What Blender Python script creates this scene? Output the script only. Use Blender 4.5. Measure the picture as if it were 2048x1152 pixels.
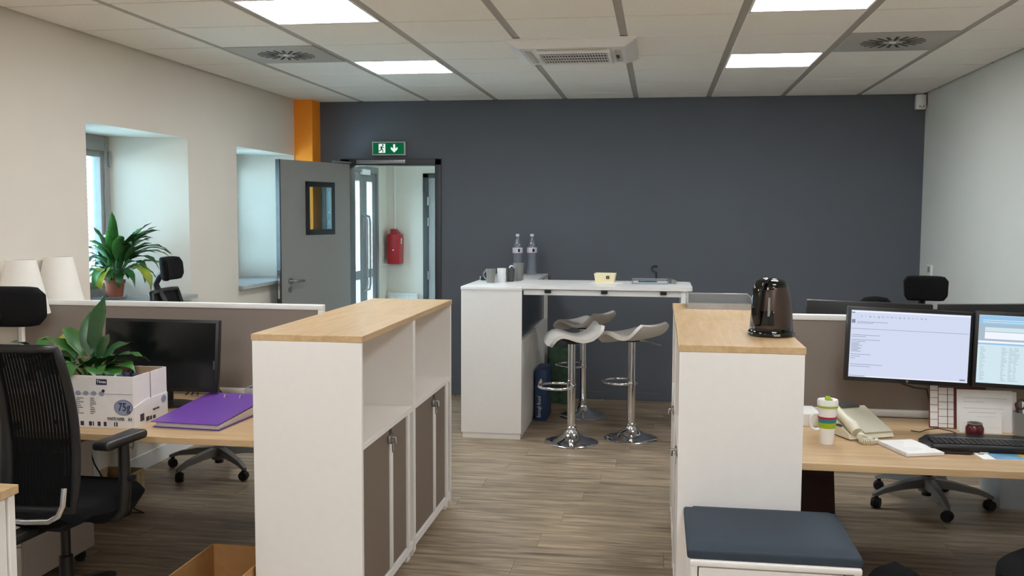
import bpy, bmesh, math, random
from mathutils import Vector, Matrix
from math import sin, cos, pi, radians, sqrt

random.seed(7)
for o in list(bpy.data.objects):
    bpy.data.objects.remove(o)
S = bpy.context.scene
COL = S.collection

# ------------------------------------------------------------------ camera
HC = 1.593
YAW, PITCH, ROLL, FPX = -0.1513, 0.0762, 0.0044, 1924.94
_f = Vector((sin(YAW)*cos(PITCH), cos(YAW)*cos(PITCH), -sin(PITCH)))
_r = Vector((cos(YAW), -sin(YAW), 0))
_u = _r.cross(_f)
_R = _r*cos(ROLL) + _u*sin(ROLL)
_U = -_r*sin(ROLL) + _u*cos(ROLL)
cam_d = bpy.data.cameras.new('camera')
cam = bpy.data.objects.new('camera', cam_d)
COL.objects.link(cam)
cam.matrix_world = Matrix(((_R.x, _U.x, -_f.x, 0), (_R.y, _U.y, -_f.y, 0), (_R.z, _U.z, -_f.z, HC), (0, 0, 0, 1)))
cam_d.sensor_width = 36.0
cam_d.lens = FPX/2048*36.0
cam_d.clip_start = 0.05
S.camera = cam

# ------------------------------------------------------------------ sky, exposure, lamp levels
SKY_COLOR, SKY_STRENGTH = (0.60, 0.82, 1.0), 64.0
PANEL_COLOR, PANEL_STRENGTH = (0.97, 1.0, 1.02), 18.0
w = bpy.data.worlds.new('overcast_sky'); S.world = w
w.use_nodes = True
bg = w.node_tree.nodes['Background']
bg.inputs[0].default_value = (*SKY_COLOR, 1)
bg.inputs[1].default_value = SKY_STRENGTH
S.view_settings.view_transform = 'Standard'
S.view_settings.look = 'None'
S.view_settings.gamma = 1
S.view_settings.use_curve_mapping = False
S.view_settings.exposure = 0.08
S.cycles.max_bounces = 14
S.cycles.diffuse_bounces = 8
S.cycles.transparent_max_bounces = 16

# ------------------------------------------------------------------ materials
def lin(c):
    return tuple((v/255/12.92 if v/255 <= .04045 else ((v/255+.055)/1.055)**2.4) for v in c)

def mat(name, rgb, rough=.5, metal=0., vary=.04, scale=30., bump=0., bscale=200., spec=.5, coat=0.):
    m = bpy.data.materials.new(name); m.use_nodes = True
    nt = m.node_tree; N = nt.nodes; L = nt.links
    b = N['Principled BSDF']
    c = lin(rgb)
    tc = N.new('ShaderNodeTexCoord')
    nz = N.new('ShaderNodeTexNoise'); nz.inputs['Scale'].default_value = scale; nz.inputs['Detail'].default_value = 3
    L.new(tc.outputs['Object'], nz.inputs['Vector'])
    r = N.new('ShaderNodeValToRGB')
    r.color_ramp.elements[0].position = .3; r.color_ramp.elements[1].position = .7
    r.color_ramp.elements[0].color = (*[max(0, v*(1-vary)) for v in c], 1)
    r.color_ramp.elements[1].color = (*[min(1, v*(1+vary)) for v in c], 1)
    L.new(nz.outputs[0], r.inputs[0]); L.new(r.outputs[0], b.inputs['Base Color'])
    b.inputs['Roughness'].default_value = rough; b.inputs['Metallic'].default_value = metal
    b.inputs['Specular IOR Level'].default_value = spec
    b.inputs['Coat Weight'].default_value = coat
    if bump:
        n2 = N.new('ShaderNodeTexNoise'); n2.inputs['Scale'].default_value = bscale
        L.new(tc.outputs['Object'], n2.inputs['Vector'])
        bp = N.new('ShaderNodeBump'); bp.inputs['Strength'].default_value = bump; bp.inputs['Distance'].default_value = .002
        L.new(n2.outputs[0], bp.inputs['Height']); L.new(bp.outputs[0], b.inputs['Normal'])
    return m

def emit(name, rgb, strength, linear=False):
    m = bpy.data.materials.new(name); m.use_nodes = True
    N = m.node_tree.nodes; L = m.node_tree.links
    N.remove(N['Principled BSDF'])
    e = N.new('ShaderNodeEmission'); e.inputs[0].default_value = (*(rgb if linear else lin(rgb)), 1); e.inputs[1].default_value = strength
    L.new(e.outputs[0], N['Material Output'].inputs[0])
    return m

def glass(name, tint=(255, 255, 255), gloss=.08, haze=0., hazecol=(230, 235, 240), rough=.02):
    m = bpy.data.materials.new(name); m.use_nodes = True
    N = m.node_tree.nodes; L = m.node_tree.links
    N.remove(N['Principled BSDF'])
    t = N.new('ShaderNodeBsdfTransparent'); t.inputs[0].default_value = (*lin(tint), 1)
    g = N.new('ShaderNodeBsdfGlossy'); g.inputs['Roughness'].default_value = rough
    d = N.new('ShaderNodeBsdfDiffuse'); d.inputs[0].default_value = (*lin(hazecol), 1)
    fr = N.new('ShaderNodeLayerWeight'); fr.inputs[0].default_value = .25
    ad = N.new('ShaderNodeMath'); ad.operation = 'MULTIPLY_ADD'; ad.inputs[1].default_value = .35; ad.inputs[2].default_value = gloss*.5
    L.new(fr.outputs['Fresnel'], ad.inputs[0])
    mx0 = N.new('ShaderNodeMixShader'); mx0.inputs[0].default_value = haze
    L.new(t.outputs[0], mx0.inputs[1]); L.new(d.outputs[0], mx0.inputs[2])
    mx = N.new('ShaderNodeMixShader')
    L.new(ad.outputs[0], mx.inputs[0]); L.new(mx0.outputs[0], mx.inputs[1]); L.new(g.outputs[0], mx.inputs[2])
    L.new(mx.outputs[0], N['Material Output'].inputs[0])
    return m

def wood(name, c1, c2, axis='X', rough=.4, per_object=False, stretch=14., gscale=3., rand=.25, coat=0.):
    m = bpy.data.materials.new(name); m.use_nodes = True
    nt = m.node_tree; N = nt.nodes; L = nt.links
    b = N['Principled BSDF']; b.inputs['Roughness'].default_value = rough; b.inputs['Coat Weight'].default_value = coat
    tc = N.new('ShaderNodeTexCoord'); mp = N.new('ShaderNodeMapping')
    sc = [stretch]*3; sc['XYZ'.index(axis)] = 1.0
    mp.inputs['Scale'].default_value = sc
    L.new(tc.outputs['Object'], mp.inputs['Vector'])
    src = mp.outputs[0]
    if per_object:
        oi = N.new('ShaderNodeObjectInfo'); mu = N.new('ShaderNodeMath'); mu.operation = 'MULTIPLY'; mu.inputs[1].default_value = 57.
        L.new(oi.outputs['Random'], mu.inputs[0])
        va = N.new('ShaderNodeVectorMath'); va.operation = 'ADD'
        L.new(mp.outputs[0], va.inputs[0]); L.new(mu.outputs[0], va.inputs[1]); src = va.outputs[0]
    nz = N.new('ShaderNodeTexNoise'); nz.inputs['Scale'].default_value = gscale; nz.inputs['Detail'].default_value = 6; nz.inputs['Roughness'].default_value = .62
    nz.inputs['Distortion'].default_value = .6
    L.new(src, nz.inputs['Vector'])
    r = N.new('ShaderNodeValToRGB')
    r.color_ramp.elements[0].position = .32; r.color_ramp.elements[1].position = .68
    r.color_ramp.elements[0].color = (*lin(c1), 1); r.color_ramp.elements[1].color = (*lin(c2), 1)
    L.new(nz.outputs[0], r.inputs[0])
    out = r.outputs[0]
    if per_object:
        hs = N.new('ShaderNodeHueSaturation')
        mr = N.new('ShaderNodeMapRange'); mr.inputs['To Min'].default_value = 1-rand; mr.inputs['To Max'].default_value = 1+rand
        L.new(oi.outputs['Random'], mr.inputs['Value']); L.new(mr.outputs[0], hs.inputs['Value']); L.new(out, hs.inputs['Color'])
        out = hs.outputs[0]
    L.new(out, b.inputs['Base Color'])
    bp = N.new('ShaderNodeBump'); bp.inputs['Strength'].default_value = .08; bp.inputs['Distance'].default_value = .002
    L.new(nz.outputs[0], bp.inputs['Height']); L.new(bp.outputs[0], b.inputs['Normal'])
    return m

def mesh_fabric(name, rgb, alpha=.86):
    m = mat(name, rgb, .85, vary=.1, spec=.15)
    nt = m.node_tree; N = nt.nodes; L = nt.links; b = N['Principled BSDF']
    tc = N.new('ShaderNodeTexCoord')
    wv = N.new('ShaderNodeTexWave'); wv.wave_type = 'BANDS'; wv.bands_direction = 'X'; wv.inputs['Scale'].default_value = 26; wv.inputs['Distortion'].default_value = .4
    L.new(tc.outputs['Object'], wv.inputs['Vector'])
    mr = N.new('ShaderNodeMapRange'); mr.inputs['From Min'].default_value = .75; mr.inputs['From Max'].default_value = 1.
    mr.inputs['To Min'].default_value = 1.; mr.inputs['To Max'].default_value = alpha
    L.new(wv.outputs[0], mr.inputs['Value']); L.new(mr.outputs[0], b.inputs['Alpha'])
    return m

M = dict(
    wall=mat('wall_paint_warm_white', (224, 217, 207), .85, bump=.15, bscale=350, vary=.015, scale=3),
    wallr=mat('wall_paint_pale_grey', (214, 214, 208), .85, bump=.15, bscale=350, vary=.015, scale=3),
    grey=mat('wall_paint_slate', (92, 97, 105), .8, bump=.2, bscale=300, vary=.02, scale=3),
    orange=mat('paint_orange', (255, 150, 30), .6, vary=.02),
    tile=mat('ceiling_tile_mineral', (242, 240, 235), .9, bump=.25, bscale=500, vary=.025, scale=60),
    grid=mat('ceiling_grid_bar', (168, 164, 158), .6, vary=.02),
    void=mat('ceiling_void', (70, 68, 66), .9),
    floorbase=mat('floor_joint', (58, 48, 40), .9),
    plank=wood('floor_plank_greyed_oak', (104, 88, 71), (186, 166, 141), 'X', .42, True, 12, 2.6, .12, .05),
    oak=wood('oak_laminate_y', (190, 156, 114), (214, 184, 142), 'Y', .32, False, 12, 2.2),
    oakx=wood('oak_laminate_x', (182, 150, 110), (206, 176, 136), 'X', .32, False, 12, 2.2),
    oakedge=mat('oak_edge_band', (196, 164, 124), .4, vary=.06, scale=60),
    white=mat('white_melamine', (240, 237, 234), .42, vary=.01),
    whitegl=mat('white_lacquer', (240, 240, 240), .3, vary=.01),
    taupe=mat('taupe_shutter', (122, 108, 97), .5, vary=.02, bump=.2, bscale=120),
    felt=mat('taupe_felt', (142, 131, 124), .95, vary=.04, scale=150, bump=.4, bscale=500),
    black=mat('black_plastic', (22, 22, 24), .38, vary=.05),
    blackm=mat('black_fabric', (18, 18, 20), .95, spec=.2, vary=.1, scale=200, bump=.4, bscale=600),
    blackgl=mat('black_gloss', (10, 9, 9), .06, vary=.02),
    screenoff=mat('dark_screen', (14, 16, 18), .22, vary=.02),
    chrome=mat('chrome', (225, 225, 228), .07, 1., vary=.01),
    steel=mat('brushed_steel', (180, 180, 182), .3, 1., vary=.03),
    alu=mat('grey_aluminium', (150, 152, 155), .4, .6, vary=.02),
    basegrey=mat('grey_nylon', (120, 118, 116), .4, .2, vary=.03),
    rubber=mat('dark_rubber', (24, 22, 22), .7, vary=.05),
    door=mat('door_grey', (140, 138, 136), .5, vary=.015),
    frame=mat('door_frame_charcoal', (52, 54, 58), .5, vary=.02),
    glass=glass('window_glass', (235, 245, 245)),
    tinted=glass('tinted_door_glass', (208, 214, 212)),
    acrylic=glass('clear_acrylic', (240, 240, 240), .12, .10),
    bottle=glass('clear_bottle', (215, 222, 228), .14, .13, (225, 230, 240), .05),
    cupg=glass('smoky_glass', (170, 172, 172), .14, .35, (120, 122, 122), .1),
    slat=mat('blind_slat', (205, 215, 222), .5, vary=.02),
    winframe=mat('window_frame_grey', (150, 150, 150), .5, vary=.02),
    sill=mat('window_sill_grey', (165, 168, 170), .4, vary=.05, scale=80),
    green=mat('exit_sign_green', (12, 100, 62), .5, vary=.02),
    red=mat('fire_red', (160, 18, 26), .35, vary=.03),
    navy=mat('cushion_navy', (48, 58, 69), .9, vary=.05, scale=200, bump=.3, bscale=700),
    panelnavy=mat('panel_dark_blue', (40, 52, 64), .25, vary=.03),
    seatw=mat('stool_white_vinyl', (214, 208, 202), .35, vary=.015),
    leaf=mat('leaf_green', (54, 104, 42), .38, vary=.35, scale=9),
    leafd=mat('leaf_dark_green', (36, 80, 38), .35, vary=.35, scale=9),
    leafy=mat('leaf_yellowing', (150, 158, 48), .45, vary=.3, scale=9),
    stem=mat('stem_green', (62, 100, 48), .5, vary=.1),
    terracotta=mat('terracotta', (158, 84, 62), .8, vary=.08),
    soil=mat('soil', (48, 36, 28), .95, vary=.3),
    foil=mat('foil_saucer', (215, 215, 215), .25, .8, vary=.05),
    shade=mat('lamp_shade_white', (240, 236, 230), .6, vary=.01),
    card=mat('cardboard_white', (226, 222, 220), .7, vary=.02),
    cardin=mat('cardboard_inner', (168, 140, 112), .85, vary=.05),
    kraft=mat('cardboard_brown', (178, 134, 84), .85, vary=.06),
    print=mat('print_dark_blue', (40, 38, 78), .6, vary=.02),
    printgrey=mat('print_grey', (140, 146, 172), .6, vary=.04),
    printblack=mat('print_black', (60, 56, 66), .6, vary=.02),
    purple=mat('purple_binder', (108, 66, 158), .4, vary=.04),
    paper=mat('paper', (236, 234, 232), .8, vary=.01),
    crate=mat('crate_pale_wood', (176, 152, 116), .7, vary=.1, scale=40),
    cable=mat('cable_dark', (48, 44, 42), .6),
    kettle=mat('kettle_brown_metal', (74, 62, 55), .32, .65, vary=.04),
    lime=mat('lime_green', (160, 186, 30), .4, vary=.03),
    teal=mat('teal', (28, 126, 130), .4, vary=.03),
    crimson=mat('crimson', (170, 28, 62), .4, vary=.03),
    cream=mat('cream_plastic', (222, 216, 196), .4, vary=.02),
    creamd=mat('cream_dark', (196, 192, 172), .45, vary=.02),
    creambox=mat('cream_card', (238, 226, 186), .7, vary=.02),
    maroon=mat('maroon_plastic', (88, 22, 30), .2, vary=.1),
    redpad=mat('dark_red_pad', (110, 28, 34), .85, vary=.08),
    pinkwhite=mat('pedestal_white', (216, 206, 200), .5, vary=.02),
    mugg=mat('mug_grey', (128, 128, 126), .35, vary=.03),
    mugd=mat('mug_dark', (72, 70, 68), .35, vary=.03),
    bluebox=mat('blue_box', (28, 58, 100), .45, vary=.04),
    greenbag=mat('green_bag', (66, 92, 72), .8, vary=.3, scale=25),
    brownbag=mat('dark_brown_leather', (66, 38, 32), .6, vary=.12),
    binplastic=mat('bin_pale_plastic', (200, 207, 214), .45, vary=.03),
    screenA=emit('screen_mail', (206, 214, 236), 1.0),
    screenB=emit('screen_sheet', (205, 226, 234), 1.0),
    scr_dark=emit('screen_text', (130, 136, 158), 1.0),
    scr_white=emit('screen_bar_white', (236, 240, 250), 1.0),
    scr_blue=emit('screen_bar_blue', (150, 192, 226), 1.0),
    scr_grey=emit('screen_bar_grey', (168, 184, 196), 1.0),
    bluepic=mat('print_sky_blue', (110, 156, 190), .4, vary=.3, scale=12),
    goldpic=mat('print_gold', (196, 160, 70), .4, vary=.3, scale=20),
    ground=mat('outdoor_paving', (150, 150, 146), .9, vary=.05),
)
M['mesh'] = mesh_fabric('black_mesh', (10, 11, 12), .88)
M['panel'] = emit('ceiling_light_diffuser', PANEL_COLOR, PANEL_STRENGTH, True)

# ------------------------------------------------------------------ helpers
def new(): return bmesh.new()

def bx(bm, x0, x1, y0, y1, z0, z1, bev=0., seg=2):
    m = Matrix.Translation(((x0+x1)/2, (y0+y1)/2, (z0+z1)/2)) @ Matrix.Diagonal((abs(x1-x0), abs(y1-y0), abs(z1-z0), 1))
    r = bmesh.ops.create_cube(bm, size=1., matrix=m)
    if bev:
        es = set()
        for v in r['verts']: es.update(v.link_edges)
        bmesh.ops.bevel(bm, geom=list(es), offset=bev, segments=seg, profile=.5, affect='EDGES')
    return bm

def poly(bm, pts):
    vs = [bm.verts.new(p) for p in pts]
    bm.faces.new(vs)

def prism(bm, pts, ext):
    """extrude closed 3-D polygon by vector ext"""
    e = Vector(ext); n = len(pts)
    a = [bm.verts.new(p) for p in pts]; b = [bm.verts.new(Vector(p)+e) for p in pts]
    bm.faces.new(a[::-1]); bm.faces.new(b)
    for i in range(n): bm.faces.new((a[i], a[(i+1) % n], b[(i+1) % n], b[i]))
    return bm

def lathe(bm, prof, n=28, c=(0, 0, 0), sx=1., sy=1.):
    rings = []
    for r, z in prof:
        if r < 1e-6: rings.append([bm.verts.new((c[0], c[1], c[2]+z))])
        else: rings.append([bm.verts.new((c[0]+sx*r*cos(2*pi*i/n), c[1]+sy*r*sin(2*pi*i/n), c[2]+z)) for i in range(n)])
    for a, b in zip(rings, rings[1:]):
        if len(a) == 1 and len(b) == 1: continue
        for i in range(n):
            j = (i+1) % n
            if len(a) == 1: bm.faces.new((a[0], b[j], b[i]))
            elif len(b) == 1: bm.faces.new((a[i], a[j], b[0]))
            else: bm.faces.new((a[i], a[j], b[j], b[i]))
    return bm

def tube(bm, pts, r, n=8, closed=False):
    pts = [Vector(p) for p in pts]; k = len(pts)
    rs = r if isinstance(r, (list, tuple)) else [r]*k
    rings = []; ref = None
    for i, p in enumerate(pts):
        if closed: t = pts[(i+1) % k]-pts[i-1]
        else: t = pts[min(i+1, k-1)]-pts[max(i-1, 0)]
        t.normalize()
        if ref is None:
            ref = Vector((0, 0, 1)) if abs(t.z) < .9 else Vector((1, 0, 0))
        ref = (ref-t*ref.dot(t)); ref.normalize()
        bi = t.cross(ref)
        rings.append([bm.verts.new(p+(ref*cos(2*pi*j/n)+bi*sin(2*pi*j/n))*rs[i]) for j in range(n)])
    m = k if closed else k-1
    for i in range(m):
        a, b = rings[i], rings[(i+1) % k]
        for j in range(n): bm.faces.new((a[j], a[(j+1) % n], b[(j+1) % n], b[j]))
    if not closed:
        bm.faces.new(rings[0][::-1]); bm.faces.new(rings[-1])
    return bm

def sheet(bm, fn, nu, nv, th=None):
    """grid surface fn(u,v) -> point; th gives thickness downwards along normal"""
    g = [[Vector(fn(i/nu, j/nv)) for j in range(nv+1)] for i in range(nu+1)]
    V = [[bm.verts.new(p) for p in row] for row in g]
    for i in range(nu):
        for j in range(nv): bm.faces.new((V[i][j], V[i+1][j], V[i+1][j+1], V[i][j+1]))
    if th:
        B = []
        for i in range(nu+1):
            row = []
            for j in range(nv+1):
                du = g[min(i+1, nu)][j]-g[max(i-1, 0)][j]; dv = g[i][min(j+1, nv)]-g[i][max(j-1, 0)]
                nn = du.cross(dv)
                if nn.length > 1e-9: nn.normalize()
                row.append(bm.verts.new(g[i][j]-nn*th))
            B.append(row)
        for i in range(nu):
            for j in range(nv): bm.faces.new((B[i][j], B[i][j+1], B[i+1][j+1], B[i+1][j]))
        for i in range(nu):
            bm.faces.new((V[i+1][0], V[i][0], B[i][0], B[i+1][0])); bm.faces.new((V[i][nv], V[i+1][nv], B[i+1][nv], B[i][nv]))
        for j in range(nv):
            bm.faces.new((V[0][j], V[0][j+1], B[0][j+1], B[0][j])); bm.faces.new((V[nu][j+1], V[nu][j], B[nu][j], B[nu][j+1]))
    return bm

def obj(name, bm, m, parent=None, loc=None, rot=None, smooth=0.):
    """link a bmesh as one mesh object; smooth = crease angle in degrees (0 keeps it flat)"""
    bmesh.ops.recalc_face_normals(bm, faces=bm.faces)
    if smooth:
        a = radians(smooth)
        for f in bm.faces: f.smooth = True
        for e in bm.edges:
            if len(e.link_faces) == 2 and e.calc_face_angle(0) > a: e.smooth = False
    me = bpy.data.meshes.new(name); bm.to_mesh(me); bm.free()
    me.materials.append(m if not isinstance(m, str) else M[m])
    o = bpy.data.objects.new(name, me); COL.objects.link(o)
    if parent is not None: o.parent = parent
    if loc is not None: o.location = loc
    if rot is not None: o.rotation_euler = rot
    return o

def box(name, m, parent, x0, x1, y0, y1, z0, z1, bev=0., seg=2):
    return obj(name, bx(new(), x0, x1, y0, y1, z0, z1, bev, seg), m, parent, smooth=40 if bev else 0)

def tag(o, label, cat, group=None):
    o['label'] = label; o['category'] = cat
    if group: o['group'] = group
    return o

def thing(name, label, cat, loc=(0, 0, 0), rz=0., group=None):
    o = bpy.data.objects.new(name, None); COL.objects.link(o)
    o.location = loc; o.rotation_euler = (0, 0, rz)
    o.empty_display_size = .1
    return tag(o, label, cat, group)

def struct(o, label=None, cat=None):
    o['kind'] = 'structure'
    if label: o['label'] = label
    if cat: o['category'] = cat
    return o

def sroot(name, loc=(0, 0, 0), label=None, cat=None, rz=0.):
    o = bpy.data.objects.new(name, None); COL.objects.link(o); o.location = loc; o.rotation_euler = (0, 0, rz)
    return struct(o, label, cat)

def label_part(o, t): o['label'] = t; return o

def dup(root, loc, rz, label):
    r = root.copy(); COL.objects.link(r); r.location = loc; r.rotation_euler = (0, 0, rz); r['label'] = label
    for ch in list(root.children):
        c = ch.copy(); COL.objects.link(c); c.parent = r
        for g in list(ch.children):
            d = g.copy(); COL.objects.link(d); d.parent = c
    return r

def text_mesh(s, size, extr=.0006, align='CENTER'):
    cu = bpy.data.curves.new('lettering', 'FONT'); cu.body = s; cu.size = size; cu.extrude = extr; cu.align_x = align; cu.align_y = 'CENTER'
    cu.resolution_u = 2
    o = bpy.data.objects.new('lettering', cu); COL.objects.link(o)
    dg = bpy.context.evaluated_depsgraph_get()
    me = bpy.data.meshes.new_from_object(o.evaluated_get(dg))
    bpy.data.objects.remove(o)
    return me

def text(name, s, size, m, parent, loc, rot, sx=1., align='CENTER'):
    me = text_mesh(s, size, align=align); me.materials.clear(); me.materials.append(M[m])
    o = bpy.data.objects.new(name, me); COL.objects.link(o); o.parent = parent; o.location = loc; o.rotation_euler = rot; o.scale = (sx, 1, 1)
    return o

# ------------------------------------------------------------------ room dimensions
XL, XR, YF, YB, ZC = -3.156, 2.11, 8.274, -5.3, 2.577
WX = -3.64                                   # window plane inside the thick left wall

# floor with single planks running across the room
fl = struct(obj('floor', bx(new(), XL, XR, YB, YF, -.12, -.004), 'floorbase'), 'greyed oak plank floor of the open office', 'floor')
pw, pl = .192, 1.28
y = YB; row = 0; shared = {}
while y < YF-.01:
    y1 = min(y+pw, YF)
    x = XL - ((row*.47) % 1.)*pl
    while x < XR-.01:
        a, b = max(x, XL), min(x+pl, XR)
        if b-a > .03:
            key = (round(b-a, 3), round(y1-y, 3))
            if key not in shared:
                bm = new(); bx(bm, -(b-a)/2+.0008, (b-a)/2-.0008, -(y1-y)/2+.0008, (y1-y)/2-.0008, -.012, 0)
                me = bpy.data.meshes.new('plank'); bm.to_mesh(me); bm.free(); me.materials.append(M['plank']); shared[key] = me
            o = bpy.data.objects.new('plank', shared[key]); COL.objects.link(o); o.parent = fl; o.location = ((a+b)/2, (y+y1)/2, 0)
        x += pl
    y = y1; row += 1

# left wall: thick, with two splayed window reveals
def left_wall():
    bm = new(); XO = -3.80
    wins = [(4.972, 6.146, 5.16, 5.965), (6.905, 8.062, 7.09, 7.88)]
    zs, zh = 1.015, 2.097
    ys = [YB]
    for a, b, c, d in wins: ys += [a, b]
    ys += [YF]
    def q(*p): poly(bm, p)
    for i in range(0, len(ys), 2):           # solid wall between the openings
        bx(bm, XO, XL, ys[i], ys[i+1], 0, ZC+.1)
    for a, b, c, d in wins:
        bx(bm, XO, XL, a, b, 0, zs)
        bx(bm, XO, XL, a, b, zh, ZC+.1)
        prism(bm, [(XL-.0005, a, zs), (WX, c, zs), (XO, c, zs), (XO, a, zs)], (0, 0, zh-zs))
        prism(bm, [(XL-.0005, b, zs), (WX, d, zs), (XO, d, zs), (XO, b, zs)], (0, 0, zh-zs))
    return struct(obj('wall_left', bm, 'wall'), 'thick warm white wall with two deep window recesses', 'wall')
left_wall()
struct(obj('wall_right', bx(new(), XR, XR+.15, YB, YF, 0, ZC+.1), 'wallr'), 'plain pale grey wall on the right of the room', 'wall')
struct(obj('wall_back', bx(new(), -3.8, XR+.15, YB-.15, YB, 0, ZC+.1), 'wallr'), 'plain pale wall behind the photographer', 'wall')
bm = new()
DX0, DX1, DZ = -2.75, -1.915, 2.045
bx(bm, -3.8, DX0, YF, YF+.14, 0, ZC+.1); bx(bm, DX1, XR+.15, YF, YF+.14, 0, ZC+.1); bx(bm, DX0, DX1, YF, YF+.14, DZ, ZC+.1)
struct(obj('wall_far', bm, 'grey'), 'dark slate grey accent wall at the end of the office', 'wall')
struct(obj('trim_1', bx(new(), XL, -2.99, 8.075, YF, 0, ZC, .003), 'orange'), 'bright orange corner pillar beside the grey wall', 'pillar')
bm = new(); bx(bm, XL, XL+.014, YB, 8.07, 0, .1, .003)
struct(obj('baseboard_left', bm, 'whitegl'), 'white baseboard along the window wall', 'baseboard')
struct(obj('baseboard_right', bx(new(), XR-.014, XR, YB, YF, 0, .1, .003), 'whitegl'), 'white baseboard along the right wall', 'baseboard')
bm = new(); bx(bm, -1.89, XR, YF-.012, YF, 0, .07, .003)
struct(obj('baseboard_far', bm, 'grey'), 'dark baseboard along the grey wall', 'baseboard')

# ceiling: slab, grid bars, single tiles
ce = struct(obj('ceiling', bx(new(), -3.8, XR+.15, YB, YF+.14, ZC+.03, ZC+.14), 'void'), 'suspended ceiling of square mineral tiles', 'ceiling')
GX, GY = -.8098, 4.30
bars = [GX+.6*i for i in range(-3, 5)]
bme = {}
for x in bars:
    obj('grid_bar', bx(new(), -.021, .021, YB, YF, .004, .03), 'grid', ce, (x, 0, ZC))
colx = [XL]+bars+[XR]
M['crossbar'] = mat('ceiling_cross_bar', (132, 128, 122), .6, vary=.02)
rowy = [GY+.6*j for j in range(-16, 7)]
rowy = [YB]+[v for v in rowy if YB+.05 < v < YF]+[YF]
for v in rowy[1:-1]: obj('cross_bar', bx(new(), XL, XR, -.012, .012, .006, .03), 'crossbar', ce, (0, v, ZC))
LIGHT_COLS = (-1.71, .69); LIGHT_ROWS = (6.4, 4.6, 2.8, 1.0, -.8, -2.6, -4.4)
special = [(cx, cy) for cx in LIGHT_COLS for cy in LIGHT_ROWS]+[(-2.31, 5.8), (1.29, 5.8), (-.51, 5.8)]
tm = {}
for a, b in zip(colx, colx[1:]):
    for c, d in zip(rowy, rowy[1:]):
        cx, cy = (a+b)/2, (c+d)/2
        if any(abs(cx-s[0]) < .12 and abs(cy-s[1]) < .12 for s in special): continue
        key = (round(b-a, 3), round(d-c, 3))
        if key not in tm:
            gl = .021
            bm = new(); bx(bm, -(b-a)/2+gl, (b-a)/2-gl, -(d-c)/2+.008, (d-c)/2-.008, 0, .02, .002, 1)
            me = bpy.data.meshes.new('ceiling_tile'); bm.to_mesh(me); bm.free(); me.materials.append(M['tile']); tm[key] = me
        o = bpy.data.objects.new('ceiling_tile', tm[key]); COL.objects.link(o); o.parent = ce
        o.location = (cx, cy, ZC)

# vestibule beyond the door
VX, VXR, VY0, VY1, VZ = -3.3, -1.3, YF+.14, 11.45, 2.42
struct(obj('floor', bx(new(), VX-.2, VXR, YF, VY1, -.12, 0), mat('vestibule_tiles', (150, 146, 140), .4)), 'grey floor of the entrance lobby', 'floor')
struct(obj('ceiling', bx(new(), VX-.2, VXR+.1, VY0, VY1+.1, VZ, VZ+.1), 'wallr'), 'white ceiling of the entrance lobby', 'ceiling')
bm = new(); GD0, GD1, GDZ = 9.39, 11.04, 2.13
bx(bm, VX-.2, VX, VY0, GD0, 0, VZ); bx(bm, VX-.2, VX, GD1, VY1, 0, VZ); bx(bm, VX-.2, VX, GD0, GD1, GDZ, VZ)
struct(obj('wall_lobby_left', bm, 'wall'), 'white lobby wall around the glazed entrance door', 'wall')
struct(obj('wall_lobby_right', bx(new(), VXR, VXR+.1, VY0, VY1, 0, VZ), 'wallr'), 'white lobby wall on the right', 'wall')
bm = new(); bx(bm, VX-.2, -2.80, VY1, VY1+.1, 0, VZ); bx(bm, -2.0, VXR+.1, VY1, VY1+.1, 0, VZ); bx(bm, -2.80, -2.0, VY1, VY1+.1, 2.05, VZ)
struct(obj('wall_lobby_far', bm, 'wall'), 'white rear wall of the entrance lobby', 'wall')
struct(obj('ground', bx(new(), -40, -3.85, -20, 40, -.4, -.3), 'ground'), 'pale paving outside the windows', 'ground')

# ------------------------------------------------------------------ doors
# door 1: open grey leaf with its charcoal frame
bm = new()
bx(bm, -2.801, DX0+.03, YF-.02, YF+.15, 0, 2.075, .003); bx(bm, DX1-.03, -1.89, YF-.02, YF+.15, 0, 2.075, .003); bx(bm, -2.801, -1.89, YF-.02, YF+.15, 2.02, 2.076, .003)
fr = struct(obj('trim_2', bm, 'frame', smooth=30), 'charcoal metal frame of the open grey door', 'door frame')
A = Vector((-2.715, 8.25)); B = Vector((-3.03, 7.44)); DL = (B-A).length
d1 = sroot('door_1', (A.x, A.y, 0), 'grey office door standing open with small framed window', 'door', math.atan2((B-A).y, (B-A).x))
# local x runs from hinge to free edge, the seen face looks to +y
th = .04
bm = new()
wx0, wx1, wz0, wz1 = .243*DL, .662*DL, 1.415, 1.862
bx(bm, 0, wx0, -th, 0, .008, 2.03); bx(bm, wx1, DL, -th, 0, .008, 2.03); bx(bm, wx0, wx1, -th, 0, .008, wz0); bx(bm, wx0, wx1, -th, 0, wz1, 2.03)
obj('door_leaf', bm, 'door', d1)
box('edge_strip', 'frame', d1, DL, DL+.012, -th-.001, .001, .008, 2.03)
bm = new(); e = .045
for (a, b, c, d) in ((wx0, wx0+e, wz0, wz1), (wx1-e, wx1, wz0, wz1), (wx0, wx1, wz0, wz0+e), (wx0, wx1, wz1-e, wz1)):
    bx(bm, a, b, -th-.008, .01, c, d, .002)
wf = obj('window_frame', bm, 'black', d1)
obj('pane', bx(new(), wx0+e, wx1-e, -.024, -.016, wz0+e, wz1-e), 'glass', wf)
hz = 1.04
hd = obj('door_handle', tube(lathe(new(), [(0, 0), (.025, 0), (.025, .008), (0, .008)], 20), [(0, 0, 0), (0, 0, .045), (-.01, 0, .055), (-.115, 0, .055)], .009, 10), 'steel', d1, (.885*DL, 0, hz), (-pi/2, 0, 0), 40)
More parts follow.
